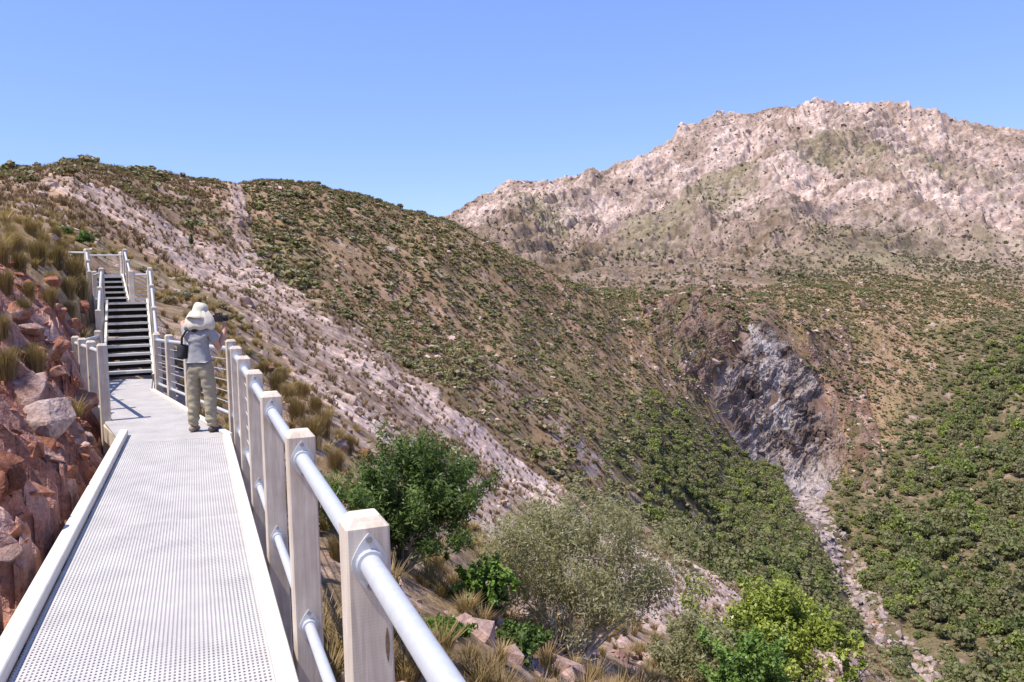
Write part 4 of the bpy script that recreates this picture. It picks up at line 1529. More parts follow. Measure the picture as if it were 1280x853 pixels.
def merge(protos, x, y, z, s, sz=None, tint0=None, mats=None, name="vegetation", tint_w=.6, kind='stuff', smooth=False):
    """many copies of the prototypes as one stuff mesh"""
    n = len(x)
    sz = s if sz is None else sz
    rot = rng.uniform(0, 2 * np.pi, n)
    pick = rng.integers(0, len(protos), n)
    tint0 = rng.random(n) if tint0 is None else tint0
    V_, Q_, T_, M_, base = [], [], [], [], 0
    for k, (pv, pq, pt, pm) in enumerate(protos):
        sel = np.where(pick == k)[0]
        if not len(sel):
            continue
        c, sn = np.cos(rot[sel])[:, None], np.sin(rot[sel])[:, None]
        vx = (pv[None, :, 0] * c - pv[None, :, 1] * sn) * s[sel][:, None] + x[sel][:, None]
        vy = (pv[None, :, 0] * sn + pv[None, :, 1] * c) * s[sel][:, None] + y[sel][:, None]
        vz = pv[None, :, 2] * sz[sel][:, None] + z[sel][:, None]
        V_.append(np.stack([vx, vy, vz], -1).reshape(-1, 3))
        Q_.append((pq[None] + (np.arange(len(sel)) * len(pv))[:, None, None]).reshape(-1, 4) + base)
        T_.append((pt[None] + tint_w * tint0[sel][:, None]).ravel())
        M_.append(np.tile(pm, len(sel)))
        base += len(sel) * len(pv)
    me = np_mesh(name, np.concatenate(V_), np.concatenate(Q_), mats, {"tint": np.concatenate(T_)}, mat_index=np.concatenate(M_), smooth=smooth)
    return tag(link(name, me), kind=kind)


def proto_mesh(name, p, mats):
    return np_mesh(name, p[0], p[1], mats, {"tint": p[2]}, mat_index=p[3])


def copies(meshes, name, x, y, z, s, sz, label, cat, group, rz=None):
    """individual things sharing mesh data, each its own object"""
    src = bpy.data.objects.new(name, meshes[0])
    for k in range(len(x)):
        o = src if k == 0 else src.copy()
        o.data = meshes[int(rng.integers(0, len(meshes)))]
        COL.objects.link(o)
        o.location = (x[k], y[k], z[k])
        o.rotation_euler = (0, 0, rng.uniform(0, 6.28) if rz is None else rz[k])
        o.scale = (s[k], s[k], sz[k])
        tag(o, label(k) if callable(label) else label, cat, group(k) if callable(group) else group)


def split_largest(x, y, z, s, i, j, n_ind, height):
    """indices of the n_ind that show largest and in full, and of the rest"""
    P = np.stack([x, y, z + height * .6], -1)
    u, v, d = project(P)
    vis = TE[i, j] + height / RR[i, j] * .9 > CM[i, j] + .45 * height / RR[i, j]
    ok = vis & (u > 6) & (u < 1274) & (v < 846) & (v > 5)
    key = np.where(ok, s / d, -1)
    order = np.argsort(-key)
    return order[:n_ind], order[n_ind:]


def thin(x, y, s, fac):
    """drop plants that stand inside an earlier one"""
    keep = np.ones(len(x), bool)
    cell = {}
    for k in range(len(x)):
        g = (int(x[k] // 8), int(y[k] // 8))
        bad = False
        for a in (-1, 0, 1):
            for b in (-1, 0, 1):
                for m_ in cell.get((g[0] + a, g[1] + b), ()):
                    if (x[k] - x[m_]) ** 2 + (y[k] - y[m_]) ** 2 < (fac * (s[k] + s[m_])) ** 2:
                        bad = True
                        break
                if bad:
                    break
            if bad:
                break
        if bad:
            keep[k] = False
        else:
            cell.setdefault(g, []).append(k)
    return keep


# --- forest trees on both sides of the creek
TREES = [crown_proto(100 + k, 420, .105, lobes=14, h=1.35 + .12 * k, base_z=.12) for k in range(5)]
for k, p in enumerate(TREES):
    p[2][:] = np.clip(p[2] * .8 + (-.1, .0, .14, .26, .52)[k], 0, 1)
TREE_ME = [proto_mesh("forest_tree", p, [M_TREE, M_BARKD]) for p in TREES]
dens = np.where(FOREST_R, .26, 0) + np.where(FOREST_L, .55, 0)
patch = fbm(GX / 22 + 5, GY / 22 + 5, 3)
dens = dens * np.clip(1.1 + 1.3 * patch, .2, 1.2)
edge = np.clip(np.minimum(np.interp(GV, [350, 520], [0, 1]), np.interp(GU + 25 * wn1, [1060, 1190], [.35, 1])) + np.interp(GV, [520, 640], [0, 1]), 0.12, 1)
dens = np.where(FOREST_R, dens * edge * np.clip(.85 + 1.0 * patch, .15, 1), dens)
FL_EDGE = dist_line(GU + 30 * wn1, GV + 30 * wn2, [(760, 640), (752, 560), (800, 492), (850, 492), (900, 540)])
FR_EDGE = dist_line(GU + 30 * wn1, GV + 30 * wn2, [(1062, 600), (1110, 560), (1150, 500), (1180, 420), (1290, 370)])
dens = np.where(FOREST_L, dens * np.clip(FL_EDGE / 75, .10, 1), np.where(FOREST_R, dens * np.clip(FR_EDGE / 60, .2, 1), dens))
dens = np.where(d_creek < np.where(FOREST_L, 26, 13), 0, dens)
x, y, z, gi, gj = scatter(FOREST_R | FOREST_L, dens, 16000)
s = np.where(FOREST_L[gi, gj], np.clip(rng.lognormal(.18, .36, len(x)), .6, 2.4), np.clip(rng.lognormal(.58, .38, len(x)), .8, 3.4))
s *= np.interp(d_creek[gi, gj], [15, 60], [.6, 1]) * np.where(FOREST_L[gi, gj], np.interp(FL_EDGE[gi, gj], [0, 90], [.5, 1]), np.interp(FR_EDGE[gi, gj], [0, 90], [.55, 1]))
keep = thin(x, y, s, .43) & visible(gi, gj, s * 1.6)
x, y, z, s, gi, gj = x[keep], y[keep], z[keep], s[keep], gi[keep], gj[keep]
lf = FOREST_L[gi, gj]
big, rest = split_largest(x, y, z, s, gi, gj, 280, s * 1.6)
lab = lambda k: "rounded green tree in the wood on the near side of the creek" if lf[big[k]] else "rounded green tree in the wood on the far slope beyond the creek"
grp = lambda k: "trees on the near side of the creek" if lf[big[k]] else "trees on the far slope"
copies(TREE_ME, "forest_tree", x[big], y[big], z[big] - .1, s[big], s[big] * rng.uniform(.85, 1.15, len(big)), lab, "tree", grp)
if len(rest):
    merge(TREES, x[rest], y[rest], z[rest] - .1, s[rest], s[rest] * rng.uniform(.85, 1.15, len(rest)), mats=[M_TREE, M_BARKD], name="forest", tint_w=.2)
print("trees", len(big), len(rest))

# --- heath shrubs on the spur and the rocky slopes
SHRUBS = [crown_proto(200 + k, 80, .19, lobes=6, h=1.05, base_z=.08, trunk=False) for k in range(5)]
SHRUB_ME = [proto_mesh("heath_shrub", p, [M_HEATH]) for p in SHRUBS]
zone_h = (HEATH | FOREST_R | FOREST_L | (FALL & (GV < 450)) | (REDCLIFF & (RR > 120))) & ~is_mount & (RR > 75)
pn = fbm(GX / 14 + 60, GY / 14, 4)
dens = np.where(zone_h, .95, 0) * np.clip(.75 + 1.1 * pn, .12, 1.5)
dens = np.where(FOREST_R | FOREST_L, .42, dens)
dens = np.where(FOREST_L, np.interp(FL_EDGE, [0, 90], [1.0, .35]), np.where(FOREST_R, np.interp(FR_EDGE, [0, 90], [.8, .4]), dens))
dens = np.where(UPLEFT, dens * .25, dens)
dens = np.where(SCREE4, dens * .4, dens)
dens = np.where(REDCLIFF, dens * 1.2, np.where(FALL, .5 * np.interp(GV, [395, 450], [1, .15]), dens))
dens = np.where(RR > 230, dens * .55, dens)
x, y, z, gi, gj = scatter(zone_h, dens, 34000)
s = np.clip(rng.lognormal(-.52, .42, len(x)), .25, 1.5) * np.where(RR[gi, gj] > 230, 1.35, 1)
keep = thin(x, y, s, .34) & visible(gi, gj, s)
x, y, z, s, gi, gj = x[keep], y[keep], z[keep], s[keep], gi[keep], gj[keep]
big, rest = split_largest(x, y, z, s, gi, gj, 190, s)
copies(SHRUB_ME, "heath_shrub", x[big], y[big], z[big] - .05, s[big], s[big] * rng.uniform(.55, .85, len(big)), "low olive shrub growing on the brown hillside beyond the walkway", "shrub", "heath shrubs on the hillside")
merge(SHRUBS, x[rest], y[rest], z[rest] - .05, s[rest], s[rest] * rng.uniform(.5, .8, len(rest)), mats=[M_HEATH], name="heath_undergrowth")
FINE = [proto_mesh("heath_bush", crown_proto(220 + k, 620, .062, lobes=8, h=1.0, base_z=.06, trunk=False), [M_HEATH]) for k in range(4)]
mask = (HEATH | SCREE) & (RR > 20) & (RR <= 80) & (GU > 170)
dens = np.where(mask, np.where(SCREE, .025, .22), 0) * np.clip(.7 + 1.5 * fbm(GX / 6 + 3, GY / 6, 3), .05, 1.8)
x, y, z, gi, gj = scatter(mask, dens, 700)
s = np.clip(rng.lognormal(-.75, .38, len(x)), .22, 1.0)
keep = thin(x, y, s, .45) & visible(gi, gj, s * .8)
x, y, z, s = x[keep][:130], y[keep][:130], z[keep][:130], s[keep][:130]
copies(FINE, "heath_bush", x, y, z - .03, s, s * rng.uniform(.6, .95, len(x)), "small dense olive bush on the near hillside between railing and scree", "bush", "small bushes on the near hillside")
print("shrubs", len(big), len(rest))

# --- tufts: dry sedge on the scree and between the shrubs
def tuft_proto(seed, n, lean=.5):
    r = np.random.default_rng(seed)
    t = r.uniform(0, 2 * np.pi, n)
    d0 = r.uniform(0, .18, n)
    ln = r.uniform(.6, 1.1, n)
    le = r.uniform(.15, lean + .25, n)
    w = r.uniform(.014, .026, n) if n > 40 else r.uniform(.03, .05, n)
    vs = []
    for a, b, l, e, ww in zip(t, d0, ln, le, w):
        c, s_ = math.cos(a), math.sin(a)
        p0 = np.array([c * b, s_ * b, -.05])
        p1 = p0 + np.array([c * e * .35, s_ * e * .35, l * .6])
        p2 = p0 + np.array([c * e, s_ * e, l * .95])
        sd = np.array([-s_, c, 0]) * ww
        vs += [p0 - sd, p0 + sd, p1 + sd * .8, p1 - sd * .8, p1 - sd * .8, p1 + sd * .8, p2 + sd * .1, p2 - sd * .1]
    v = np.array(vs)
    q = np.arange(len(v)).reshape(-1, 4)
    tint = np.repeat(np.clip(r.normal(.22, .12, n), 0, .6), 8)
    return v, q, tint, np.zeros(len(q), int)


TUFTS = [tuft_proto(300 + k, 26, .6) for k in range(4)]
mask = (SCREE | SCREE2 | SCREE4 | UPLEFT) & ~is_mount & (RR > 14)
dens = np.where(mask, 1.7, 0) * np.clip(.9 + 1.2 * fbm(GX / 7, GY / 7 + 33, 3), .1, 1.6) * np.interp(RR, [20, 60, 120], [1.1, .8, .5])
x, y, z, gi, gj = scatter(mask, dens, 22000)
s = rng.uniform(.16, .40, len(x)) * np.interp(RR[gi, gj], [30, 120], [1, 1.5])
keep = visible(gi, gj, s)
merge(TUFTS, x[keep], y[keep], z[keep], s[keep] * 1.1, s[keep], mats=[M_TUFT], name="scree_grass")
mask = (~is_mount) & (RR < 60) & (RR > 5) & ~SCREE & (((lb < .02) & (GU > 190)) | ((GU < 165) & (RR > 11.5) & (wn1 + .4 * cn1[..., 0] > -.25)))
dens = np.where(mask, np.interp(RR, [5, 20, 60], [4.0, 2.6, 1.1]), 0) * np.clip(.8 + 1.3 * fbm(GX / 3, GY / 3 + 20, 3), .1, 1.8)
x, y, z, gi, gj = scatter(mask, dens, 15000)
pz = np.stack([x, y], -1)
ins = in_poly(x, y, grow(seg1, .25)) | in_poly(x, y, grow(seg2, .3))
s = rng.uniform(.16, .45, len(x))
sx_ = (np.stack([x, y], -1) - ST_C) @ ST_D
sy_ = (np.stack([x, y], -1) - ST_C) @ ST_N
ins |= (sx_ > -.3) & (sx_ < 12.5) & (sy_ > -1.5) & (sy_ < 1.0)
keep = visible(gi, gj, s) & ~ins
NT = [tuft_proto(320 + k, 90, .5) for k in range(4)]
for p in NT:
    p[0][:, :2] *= 1.0
merge(NT, x[keep], y[keep], z[keep], s[keep], s[keep], mats=[M_GRASS], name="dry_grass")
mask = (~is_mount) & (RR > 55) & HEATH
x, y, z, gi, gj = scatter(mask, np.where(mask, 1.3, 0), 24000)
s = rng.uniform(.3, .75, len(x))
keep = visible(gi, gj, s)
merge(TUFTS, x[keep], y[keep], z[keep], s[keep] * 1.2, s[keep], mats=[M_TUFT], name="hill_grass")


# --- rocks
def rock_proto(seed, sub=2, flat=.75, npts=15):
    r = np.random.default_rng(seed)
    bm = bmesh.new()
    for _ in range(npts):
        d = r.normal(size=3)
        d /= np.linalg.norm(d)
        d *= r.uniform(.75, 1.0)
        bm.verts.new((d[0] * 1.15, d[1] * .9, d[2] * flat))
    bmesh.ops.convex_hull(bm, input=bm.verts[:])
    for v_ in [v_ for v_ in bm.verts if not v_.link_faces]:
        bm.verts.remove(v_)
    bmesh.ops.triangulate(bm, faces=bm.faces[:])
    if sub:
        bmesh.ops.bevel(bm, geom=bm.edges[:], offset=.05, segments=1, affect='EDGES')
        bmesh.ops.triangulate(bm, faces=bm.faces[:])
        for _ in range(sub):
            bmesh.ops.subdivide_edges(bm, edges=bm.edges[:], cuts=1, use_grid_fill=True)
        bmesh.ops.triangulate(bm, faces=bm.faces[:])
        for v_ in bm.verts:
            p = v_.co * 2.3 + Vector((seed * 3.1, 0, 0))
            n_ = mnoise.fractal(p, 1.0, 2.1, 5)
            c_ = mnoise.noise(v_.co * 1.3 + Vector((0, seed * 1.7, 0)))
            v_.co += v_.co.normalized() * (.07 * n_ + .06 * c_)
    return bm


def bm_mesh(bm, name, mat, smooth=False):
    me = bpy.data.meshes.new(name)
    bm.to_mesh(me)
    bm.free()
    for p in me.polygons:
        p.use_smooth = smooth
    me.materials.append(mat)
    return me


def bm_np(bm):
    bmesh.ops.triangulate(bm, faces=bm.faces[:])
    bm.verts.index_update()
    v = np.array([v_.co[:] for v_ in bm.verts])
    f = np.array([[v_.index for v_ in fc.verts] for fc in bm.faces])
    f = np.concatenate([f, f[:, 2:]], 1)
    bm.free()
    return v, f


def merge_tri(protos, x, y, z, s, mat, name):
    n = len(x)
    pick = rng.integers(0, len(protos), n)
    V_, Q_, base = [], [], 0
    for k, (pv, pf) in enumerate(protos):
        sel = np.where(pick == k)[0]
        rot = rng.uniform(0, 6.28, len(sel))
        c, sn = np.cos(rot)[:, None], np.sin(rot)[:, None]
        st = rng.uniform(.65, 1.3, (len(sel), 3))
        vx = (pv[None, :, 0] * c - pv[None, :, 1] * sn) * (s[sel] * st[:, 0])[:, None] + x[sel][:, None]
        vy = (pv[None, :, 0] * sn + pv[None, :, 1] * c) * (s[sel] * st[:, 1])[:, None] + y[sel][:, None]
        vz = pv[None, :, 2] * (s[sel] * st[:, 2])[:, None] + z[sel][:, None]
        V_.append(np.stack([vx, vy, vz], -1).reshape(-1, 3))
        Q_.append((pf[None, :, :3] + (np.arange(len(sel)) * len(pv))[:, None, None]).reshape(-1, 3) + base)
        base += len(sel) * len(pv)
    return tag(link(name, np_mesh(name, np.concatenate(V_), np.concatenate(Q_), [mat])), kind='stuff')


STONES = [bm_np(rock_proto(500 + k, 0, .7, 12)) for k in range(5)]
# loose blocks over the mountain
mask = is_mount & (RR < 1150)
dens = np.where(mask, .016, 0) * np.clip(.5 + 1.6 * mn_a[..., 0], .05, 1.6) * np.where(M_GREEN, .3, 1)
x, y, z, gi, gj = scatter(mask, dens, 14000)
s = np.clip(rng.lognormal(-.05, .6, len(x)), .4, 5) * np.interp(RR[gi, gj], [350, 900], [.8, 1.25])
keep = visible(gi, gj, s)
merge_tri(STONES, x[keep], y[keep], z[keep], s[keep], M_MBOULDER, "mountain_boulders")
# the cliff of the nearly dry waterfall: slabs stacked up the gully, all dipping the same way
def crag(name, label, cat, outline, theta, amp, u0, u1, v0, v1, colour_fn, wid=4.6, step=.85):
    us, vs_ = np.arange(u0, u1, step), np.arange(v0, v1, step)  # about a fifth of a metre on the rock
    Pg = np.full((len(us), len(vs_), 3), np.nan)
    for a, u in enumerate(us):
        ds = np.exp(np.linspace(math.log(150), math.log(420), 1000))
        for lo in (0,):
            dirs = np.stack([ray(u, v) for v in vs_])
            PX = EYEV[None, None] + dirs[:, None] * ds[None, :, None]
            bl = PX[..., 2] < ground(PX[..., 0], PX[..., 1])
            k = np.argmax(bl, 1)
            okk = bl.any(1)
            Pg[a, okk] = PX[np.arange(len(vs_)), k][okk]
    UU, VV = np.meshgrid(us, vs_, indexing='ij')
    ok = ~np.isnan(Pg[..., 0])
    sc = .26
    X, Y = UU * sc, -VV * sc
    wx_ = 2.4 * fbm(X / 11, Y / 11, 5, .55)
    s_ = X * math.sin(theta) - Y * math.cos(theta) + wx_
    l_ = X * math.cos(theta) + Y * math.sin(theta) + 2.5 * fbm(X / 14 + 9, Y / 14, 3)

    def blocks(w, ln, off):
        c = np.floor(s_ / w + off)
        ph = cellh(c, c * 0 + 7)
        sg = np.floor(l_ / (ln * (.6 + ph)) + ph * 31)
        fr = s_ / w + off - c
        ridge = 1 - np.abs(fr - .3) / .7
        return 1.25 * cellh(c * 3 + 11, sg * 5 + 3) + .3 * ridge
    h = 1.25 * blocks(wid, 11, 0) + .6 * blocks(wid * .42, 4.5, 17) + .28 * blocks(wid * .18, 2.0, 40) + .75 * ridged(X / 8, Y / 8, 4)
    h = (h - 1.6) * amp
    ins = in_poly(UU + 10 * fbm(X / 5, Y / 5, 4), VV + 10 * fbm(X / 5 + 40, Y / 5, 4), outline)
    edge = np.full(UU.shape, 1e9)
    pl = outline + [outline[0]]
    edge = dist_line(UU, VV, pl)
    inside = in_poly(UU, VV, outline)
    fall = np.clip(np.where(inside, edge, -edge) / 20, -1, 1)
    disp = h * np.clip(fall + .35, 0, 1) * (np.interp(VV, [392, 455], [.35, 1]) if amp > 1 else 1) + (.5 * fall - np.interp(VV, [392, 455], [1.2, .5]) if amp > 1 else .7 * fall - .35)
    nrm_ = -F * .72 + UP * .66 - RT * .12
    PP = Pg + disp[..., None] * nrm_ + 0
    idx = np.arange(UU.size).reshape(UU.shape)
    q = np.stack([idx[:-1, :-1], idx[:-1, 1:], idx[1:, 1:], idx[1:, :-1]], -1)
    jump = np.linalg.norm(PP[1:, 1:] - PP[:-1, :-1], axis=-1)
    good = ok[:-1, :-1] & ok[1:, 1:] & ok[1:, :-1] & ok[:-1, 1:] & (fall[:-1, :-1] > -.6) & (jump < 14)
    q = q[good]
    used = np.zeros(UU.size, bool)
    used[q.ravel()] = True
    rm = np.cumsum(used) - 1
    tone = cellh(np.floor(s_ / wid) * 3 + 5, np.floor(l_ / 5) + 9)
    colr = colour_fn(UU, VV, X, Y, tone)
    vv = PP.reshape(-1, 3)[used]
    org = vv.mean(0)
    me = np_mesh(name, vv - org, rm[q], [M_CRAG], col=np.clip(colr, .015, .8).reshape(-1, 3)[used])
    return tag(link(name, me, None, org.tolist()), label, cat)


def fall_col(UU, VV, X, Y, tone):
    t = tone[..., None]
    c = mixc(C(.085, .06, .05), C(.32, .265, .24), t * .9 - .05 + .6 * fbm(X / 4, Y / 4, 4)[..., None])
    c = mixc(c, C(.22, .15, .115), np.clip((UU - 1020) / 30, 0, 1)[..., None] * .8)
    c = mixc(c, C(.24, .18, .14), np.clip((940 - UU) / 40, 0, 1)[..., None] * .5)
    st = np.clip(1 - dist_line(UU + 5 * fbm(X / 3, Y / 3, 3), VV, [(935, 398), (945, 425), (960, 440), (952, 470), (956, 490), (985, 540)]) / 6, 0, 1)[..., None]
    st2 = np.clip(1 - dist_line(UU + 9 * fbm(X / 3, Y / 3, 3), VV + 6 * fbm(X / 2, Y / 2, 2), [(965, 430), (975, 470), (965, 495), (985, 520), (940, 560)]) / 11, 0, 1)[..., None]
    st3 = np.clip((VV - 580) / 25, 0, 1)[..., None]
    c = mixc(c, C(.46, .42, .40), st * .8)
    c = mixc(c, C(.36, .325, .32), st2 * .55)
    return mixc(c, C(.40, .35, .34), st3 * .6)


crag("rock_cliff", "dark grey slabby cliff of the nearly dry waterfall in the gully", "cliff",
     [(926, 392), (958, 388), (970, 408), (992, 425), (1004, 450), (1030, 478), (1044, 500), (1050, 535), (1062, 560), (1060, 590), (1030, 612), (1018, 634), (990, 612), (950, 582), (918, 548), (892, 500), (898, 470), (925, 440), (930, 405)],
     rad(50), 1.5, 875, 1085, 355, 650, fall_col)


def red_col(UU, VV, X, Y, tone):
    c = mixc(C(.14, .085, .06), C(.27, .185, .15), tone[..., None] * .8 + .6 * fbm(X / 5, Y / 5, 4)[..., None])
    return mixc(c, C(.12, .105, .05), np.clip(.1 + 1.2 * fbm(X / 9 + 4, Y / 9, 4)[..., None], 0, .85))


crag("rock_cliff", "reddish brown broken rock face left of the waterfall cliff", "cliff",
     [(806, 366), (850, 354), (915, 366), (926, 400), (920, 440), (895, 470), (886, 500), (858, 488), (836, 455), (812, 410)],
     rad(38), .7, 795, 935, 345, 510, red_col, wid=2.6)
crag("rock_cliff", "brown rock ribs among shrubs right of the waterfall cliff", "cliff",
     [(1000, 415), (1030, 440), (1062, 470), (1078, 520), (1096, 560), (1100, 612), (1072, 616), (1064, 575), (1052, 530), (1046, 495), (1008, 448)],
     rad(58), .6, 990, 1112, 405, 625, red_col, wid=2.8)
# shrubs over the mountain
MSH = [crown_proto(240 + k, 26, .32, lobes=4, h=.9, base_z=.1, trunk=False) for k in range(3)]
dens = np.where(mask, .026, 0) * (1 + 2.2 * MG_SOFT) * np.interp(RR, [330, 480, 620, 1000], [5.0, 4.0, .9, .35]) * np.clip(.9 - 1.4 * mn_a[..., 0], .1, 2)
x, y, z, gi, gj = scatter(mask, dens, 34000)
s = rng.lognormal(-.25, .4, len(x)) * np.interp(RR[gi, gj], [350, 900], [.9, 1.2])
keep = visible(gi, gj, s)
merge(MSH, x[keep], y[keep], z[keep], s[keep], s[keep] * .8, mats=[M_MSCRUB], name="mountain_scrub")
# stones on the scree, in the creek and among the bushes
mask = (SCREE | SCREE2 | SCREE4 | CREEK | REDCLIFF | HEATH) & ~is_mount & (RR > 8)
dens = np.where(mask, np.where(HEATH & ~REDCLIFF, .16, .5), 0) * np.interp(RR, [10, 60, 140], [2.2, .8, .35]) * np.clip(.9 + 1.2 * cn1[..., 0], .15, 2)
x, y, z, gi, gj = scatter(mask, dens, 15000)
s = np.clip(rng.lognormal(-2.1, .55, len(x)), .04, .7) * np.interp(RR[gi, gj], [20, 120, 220], [1, 2.0, 3.4])
keep = visible(gi, gj, s)
merge_tri(STONES, x[keep], y[keep], z[keep], s[keep], M_PALEROCK, "scree_rubble")
x, y, z, gi, gj = scatter(CREEK, np.where(CREEK, .5, 0), 1500)
s = np.clip(rng.lognormal(-.55, .5, len(x)), .2, 1.8)
keep = visible(gi, gj, s)
merge_tri(STONES, x[keep], y[keep], z[keep], s[keep], M_MBOULDER, "creek_stones")
mask = (RR < 26) & (RR > 3) & (((lb > .05)) | ((GU > 330) & (cn1[..., 0] > .1)))
dens = np.where(mask, 14.0, 0) * np.interp(RR, [3, 26], [1, .5])
x, y, z, gi, gj = scatter(mask, dens, 5000)
s = np.clip(rng.lognormal(-2.7, .55, len(x)), .02, .25)
ins = in_poly(x, y, grow(seg1, .2)) | in_poly(x, y, grow(seg2, .25))
u_ = project(np.stack([x, y, z], -1))[0]
a_ = ~ins & (u_ < 250)
merge_tri(STONES, x[a_], y[a_], z[a_], s[a_], M_REDROCK, "red_rubble")
a_ = ~ins & (u_ >= 250)
merge_tri(STONES, x[a_], y[a_], z[a_], s[a_] * 1.5, M_PINKROCK, "pink_rubble")
BLK = [bm_np(rock_proto(560 + k, 1, .6, 12)) for k in range(6)]
mask = (RR < 24) & (RR > 3.5) & (lb > .03)
x, y, z, gi, gj = scatter(mask, np.where(mask, 3.0, 0), 700)
s = np.clip(rng.lognormal(-2.1, .5, len(x)), .05, .4)
ins = in_poly(x, y, grow(seg1, .45)) | in_poly(x, y, grow(seg2, .45))
merge_tri(BLK, x[~ins], y[~ins], z[~ins] - .3 * s[~ins], s[~ins], M_REDROCK, "broken_rock")

# the boulders of the left bank, each by itself:  u, v, width px, flat, material, label
RB = [
    (40, 640, 92, .85, 0, "big rounded orange-red boulder beside the left kerb"),
    (10, 600, 90, .9, 0, "brown red boulder at the picture's left edge above the orange one"),
    (20, 800, 120, .5, 0, "flat reddish rock below the shaded hollow beside the kerb"),
    (70, 545, 105, .6, 1, "wide pale pink slab above the orange boulder"),
    (40, 490, 95, .7, 1, "grey pink slab with a lichened face higher on the bank"),
    (14, 700, 60, .5, 1, "thin pale pink slab leaning in the hollow by the kerb"),
    (90, 598, 50, .6, 1, "small pale block between the orange boulder and the kerb"),
    (98, 500, 70, .6, 0, "red block behind the left railing posts"),
    (88, 408, 60, .5, 0, "tilted red slab below the left stairs"),
    (72, 392, 50, .45, 0, "tilted red slab under the grass at the bank top"),
    (60, 436, 60, .6, 0, "red angular block above the grey pink slab"),
    (24, 440, 50, .7, 0, "small red block near the tall tussock on the bank"),
    (106, 440, 45, .5, 1, "pale pink block just behind the left railing"),
    (34, 410, 45, .5, 1, "small pale block high on the red bank"),
    (20, 388, 55, .6, 0, "dark red block at the bank top under the brown grass"),
    (100, 380, 42, .5, 0, "narrow red slab close to the lower stairs"),
    (110, 548, 45, .6, 1, "pale rock at the foot of the left railing"),
    (60, 352, 40, .6, 0, "reddish outcrop showing through the tussocks on the bank"),
]
for k, (u, v, wpx, flat, mk, label) in enumerate(RB):
    p = hit(u, v, 2.0, 60)
    d = float((p - EYEV) @ F)
    w = wpx / FPX * d * .5
    t_ = p[:2] @ N1
    lim = T_L - KERB_W - .06 - w * 1.2
    if t_ > lim and p[:2] @ D1 < S_KL + w:
        q = p[:2] - N1 * (t_ - lim)
        p = np.array([q[0], q[1], float(ground(q[0], q[1]))])
    me = bm_mesh(rock_proto(600 + k, 3, flat, 13), "boulder", M_PINKROCK if mk else M_REDROCK)
    o = tag(link("boulder", me, None, (p[0], p[1], p[2] - w * .12)), label, "boulder")
    o.scale = (w, w, w)
    o.rotation_euler = (rng.uniform(-.35, .35), rng.uniform(.1, .5), rng.uniform(0, 6.28))
for k, (u, v, wpx, mk, label) in enumerate([
        (432, 600, 34, 1, "pale pink boulder just above the dark green bush"),
        (452, 572, 40, 0, "red boulder uphill of the dark green bush"),
        (470, 592, 36, 1, "pale block with a brown face beside the dark green bush"),
        (425, 560, 30, 1, "small pink rock in the brown grass behind the railing"),
        (335, 462, 20, 0, "dark red rock beyond the railing near the woman")]):
    p = hit(u, v, 4.0, 250)
    d = float((p - EYEV) @ F)
    w = wpx / FPX * d * .55
    me = bm_mesh(rock_proto(640 + k, 3, .7, 13), "boulder", M_PINKROCK if mk else M_REDROCK)
    o = tag(link("boulder", me, None, (p[0], p[1], p[2])), label, "boulder")
    o.scale = (w, w, w)
    o.rotation_euler = (rng.uniform(-.3, .3), rng.uniform(-.3, .3), rng.uniform(0, 6.28))

# --- tall tussocks at the top of the red bank, each its own thing
def tussock_me(seed, n):
    r = np.random.default_rng(seed)
    vs, tint = [], []
    for _ in range(n):
        a = r.uniform(0, 6.283)
        b = abs(r.normal(0, .13))
        e = r.uniform(.08, .55)
        l = r.uniform(.55, 1.15)
        ww = r.uniform(.004, .0085)
        c, s_ = math.cos(a), math.sin(a)
        p = [np.array([c * b, s_ * b, -.06]), np.array([c * (b + e * .18), s_ * (b + e * .18), l * .45]), np.array([c * (b + e * .5), s_ * (b + e * .5), l * .8]), np.array([c * (b + e), s_ * (b + e), l * (1.02 - .3 * e)])]
        t2 = a + r.uniform(-1, 1)
        sd = np.array([-math.sin(t2), math.cos(t2), 0]) * ww
        wd = [1, 1, .7, .1]
        for i in range(3):
            vs += [p[i] - sd * wd[i], p[i] + sd * wd[i], p[i + 1] + sd * wd[i + 1], p[i + 1] - sd * wd[i + 1]]
        tint += [float(np.clip(r.normal(.25, .14), 0, .7))] * 12
    v = np.array(vs)
    return np_mesh("grass_tussock", v, np.arange(len(v)).reshape(-1, 4), [M_GRASS], {"tint": np.array(tint)})


TUS = [tussock_me(700 + k, 640) for k in range(4)]
ts = []
for u, v, hpx in [(25, 340, 55), (8, 365, 60), (48, 330, 60), (70, 335, 60), (92, 352, 65), (100, 372, 60), (85, 372, 55), (62, 382, 50), (30, 395, 50), (45, 465, 70), (8, 470, 80), (40, 448, 45), (20, 318, 60), (55, 312, 45),
                  (78, 320, 45), (2, 330, 60), (36, 372, 45), (98, 330, 45), (110, 350, 40), (14, 300, 45), (40, 295, 40), (70, 300, 35), (2, 420, 60), (66, 360, 45), (88, 395, 40)]:
    p = hit(u, v, 4, 60)
    d = float((p - EYEV) @ F)
    ts.append((p[0], p[1], p[2] - .03, .52 * hpx / FPX * d))
ts = np.array(ts)
copies(TUS, "grass_tussock", ts[:, 0], ts[:, 1], ts[:, 2], ts[:, 3] * .95, ts[:, 3], "brown sedge tussock on the red rock bank left of the stairs", "grass tussock", "tussocks on the red bank")
ts = []
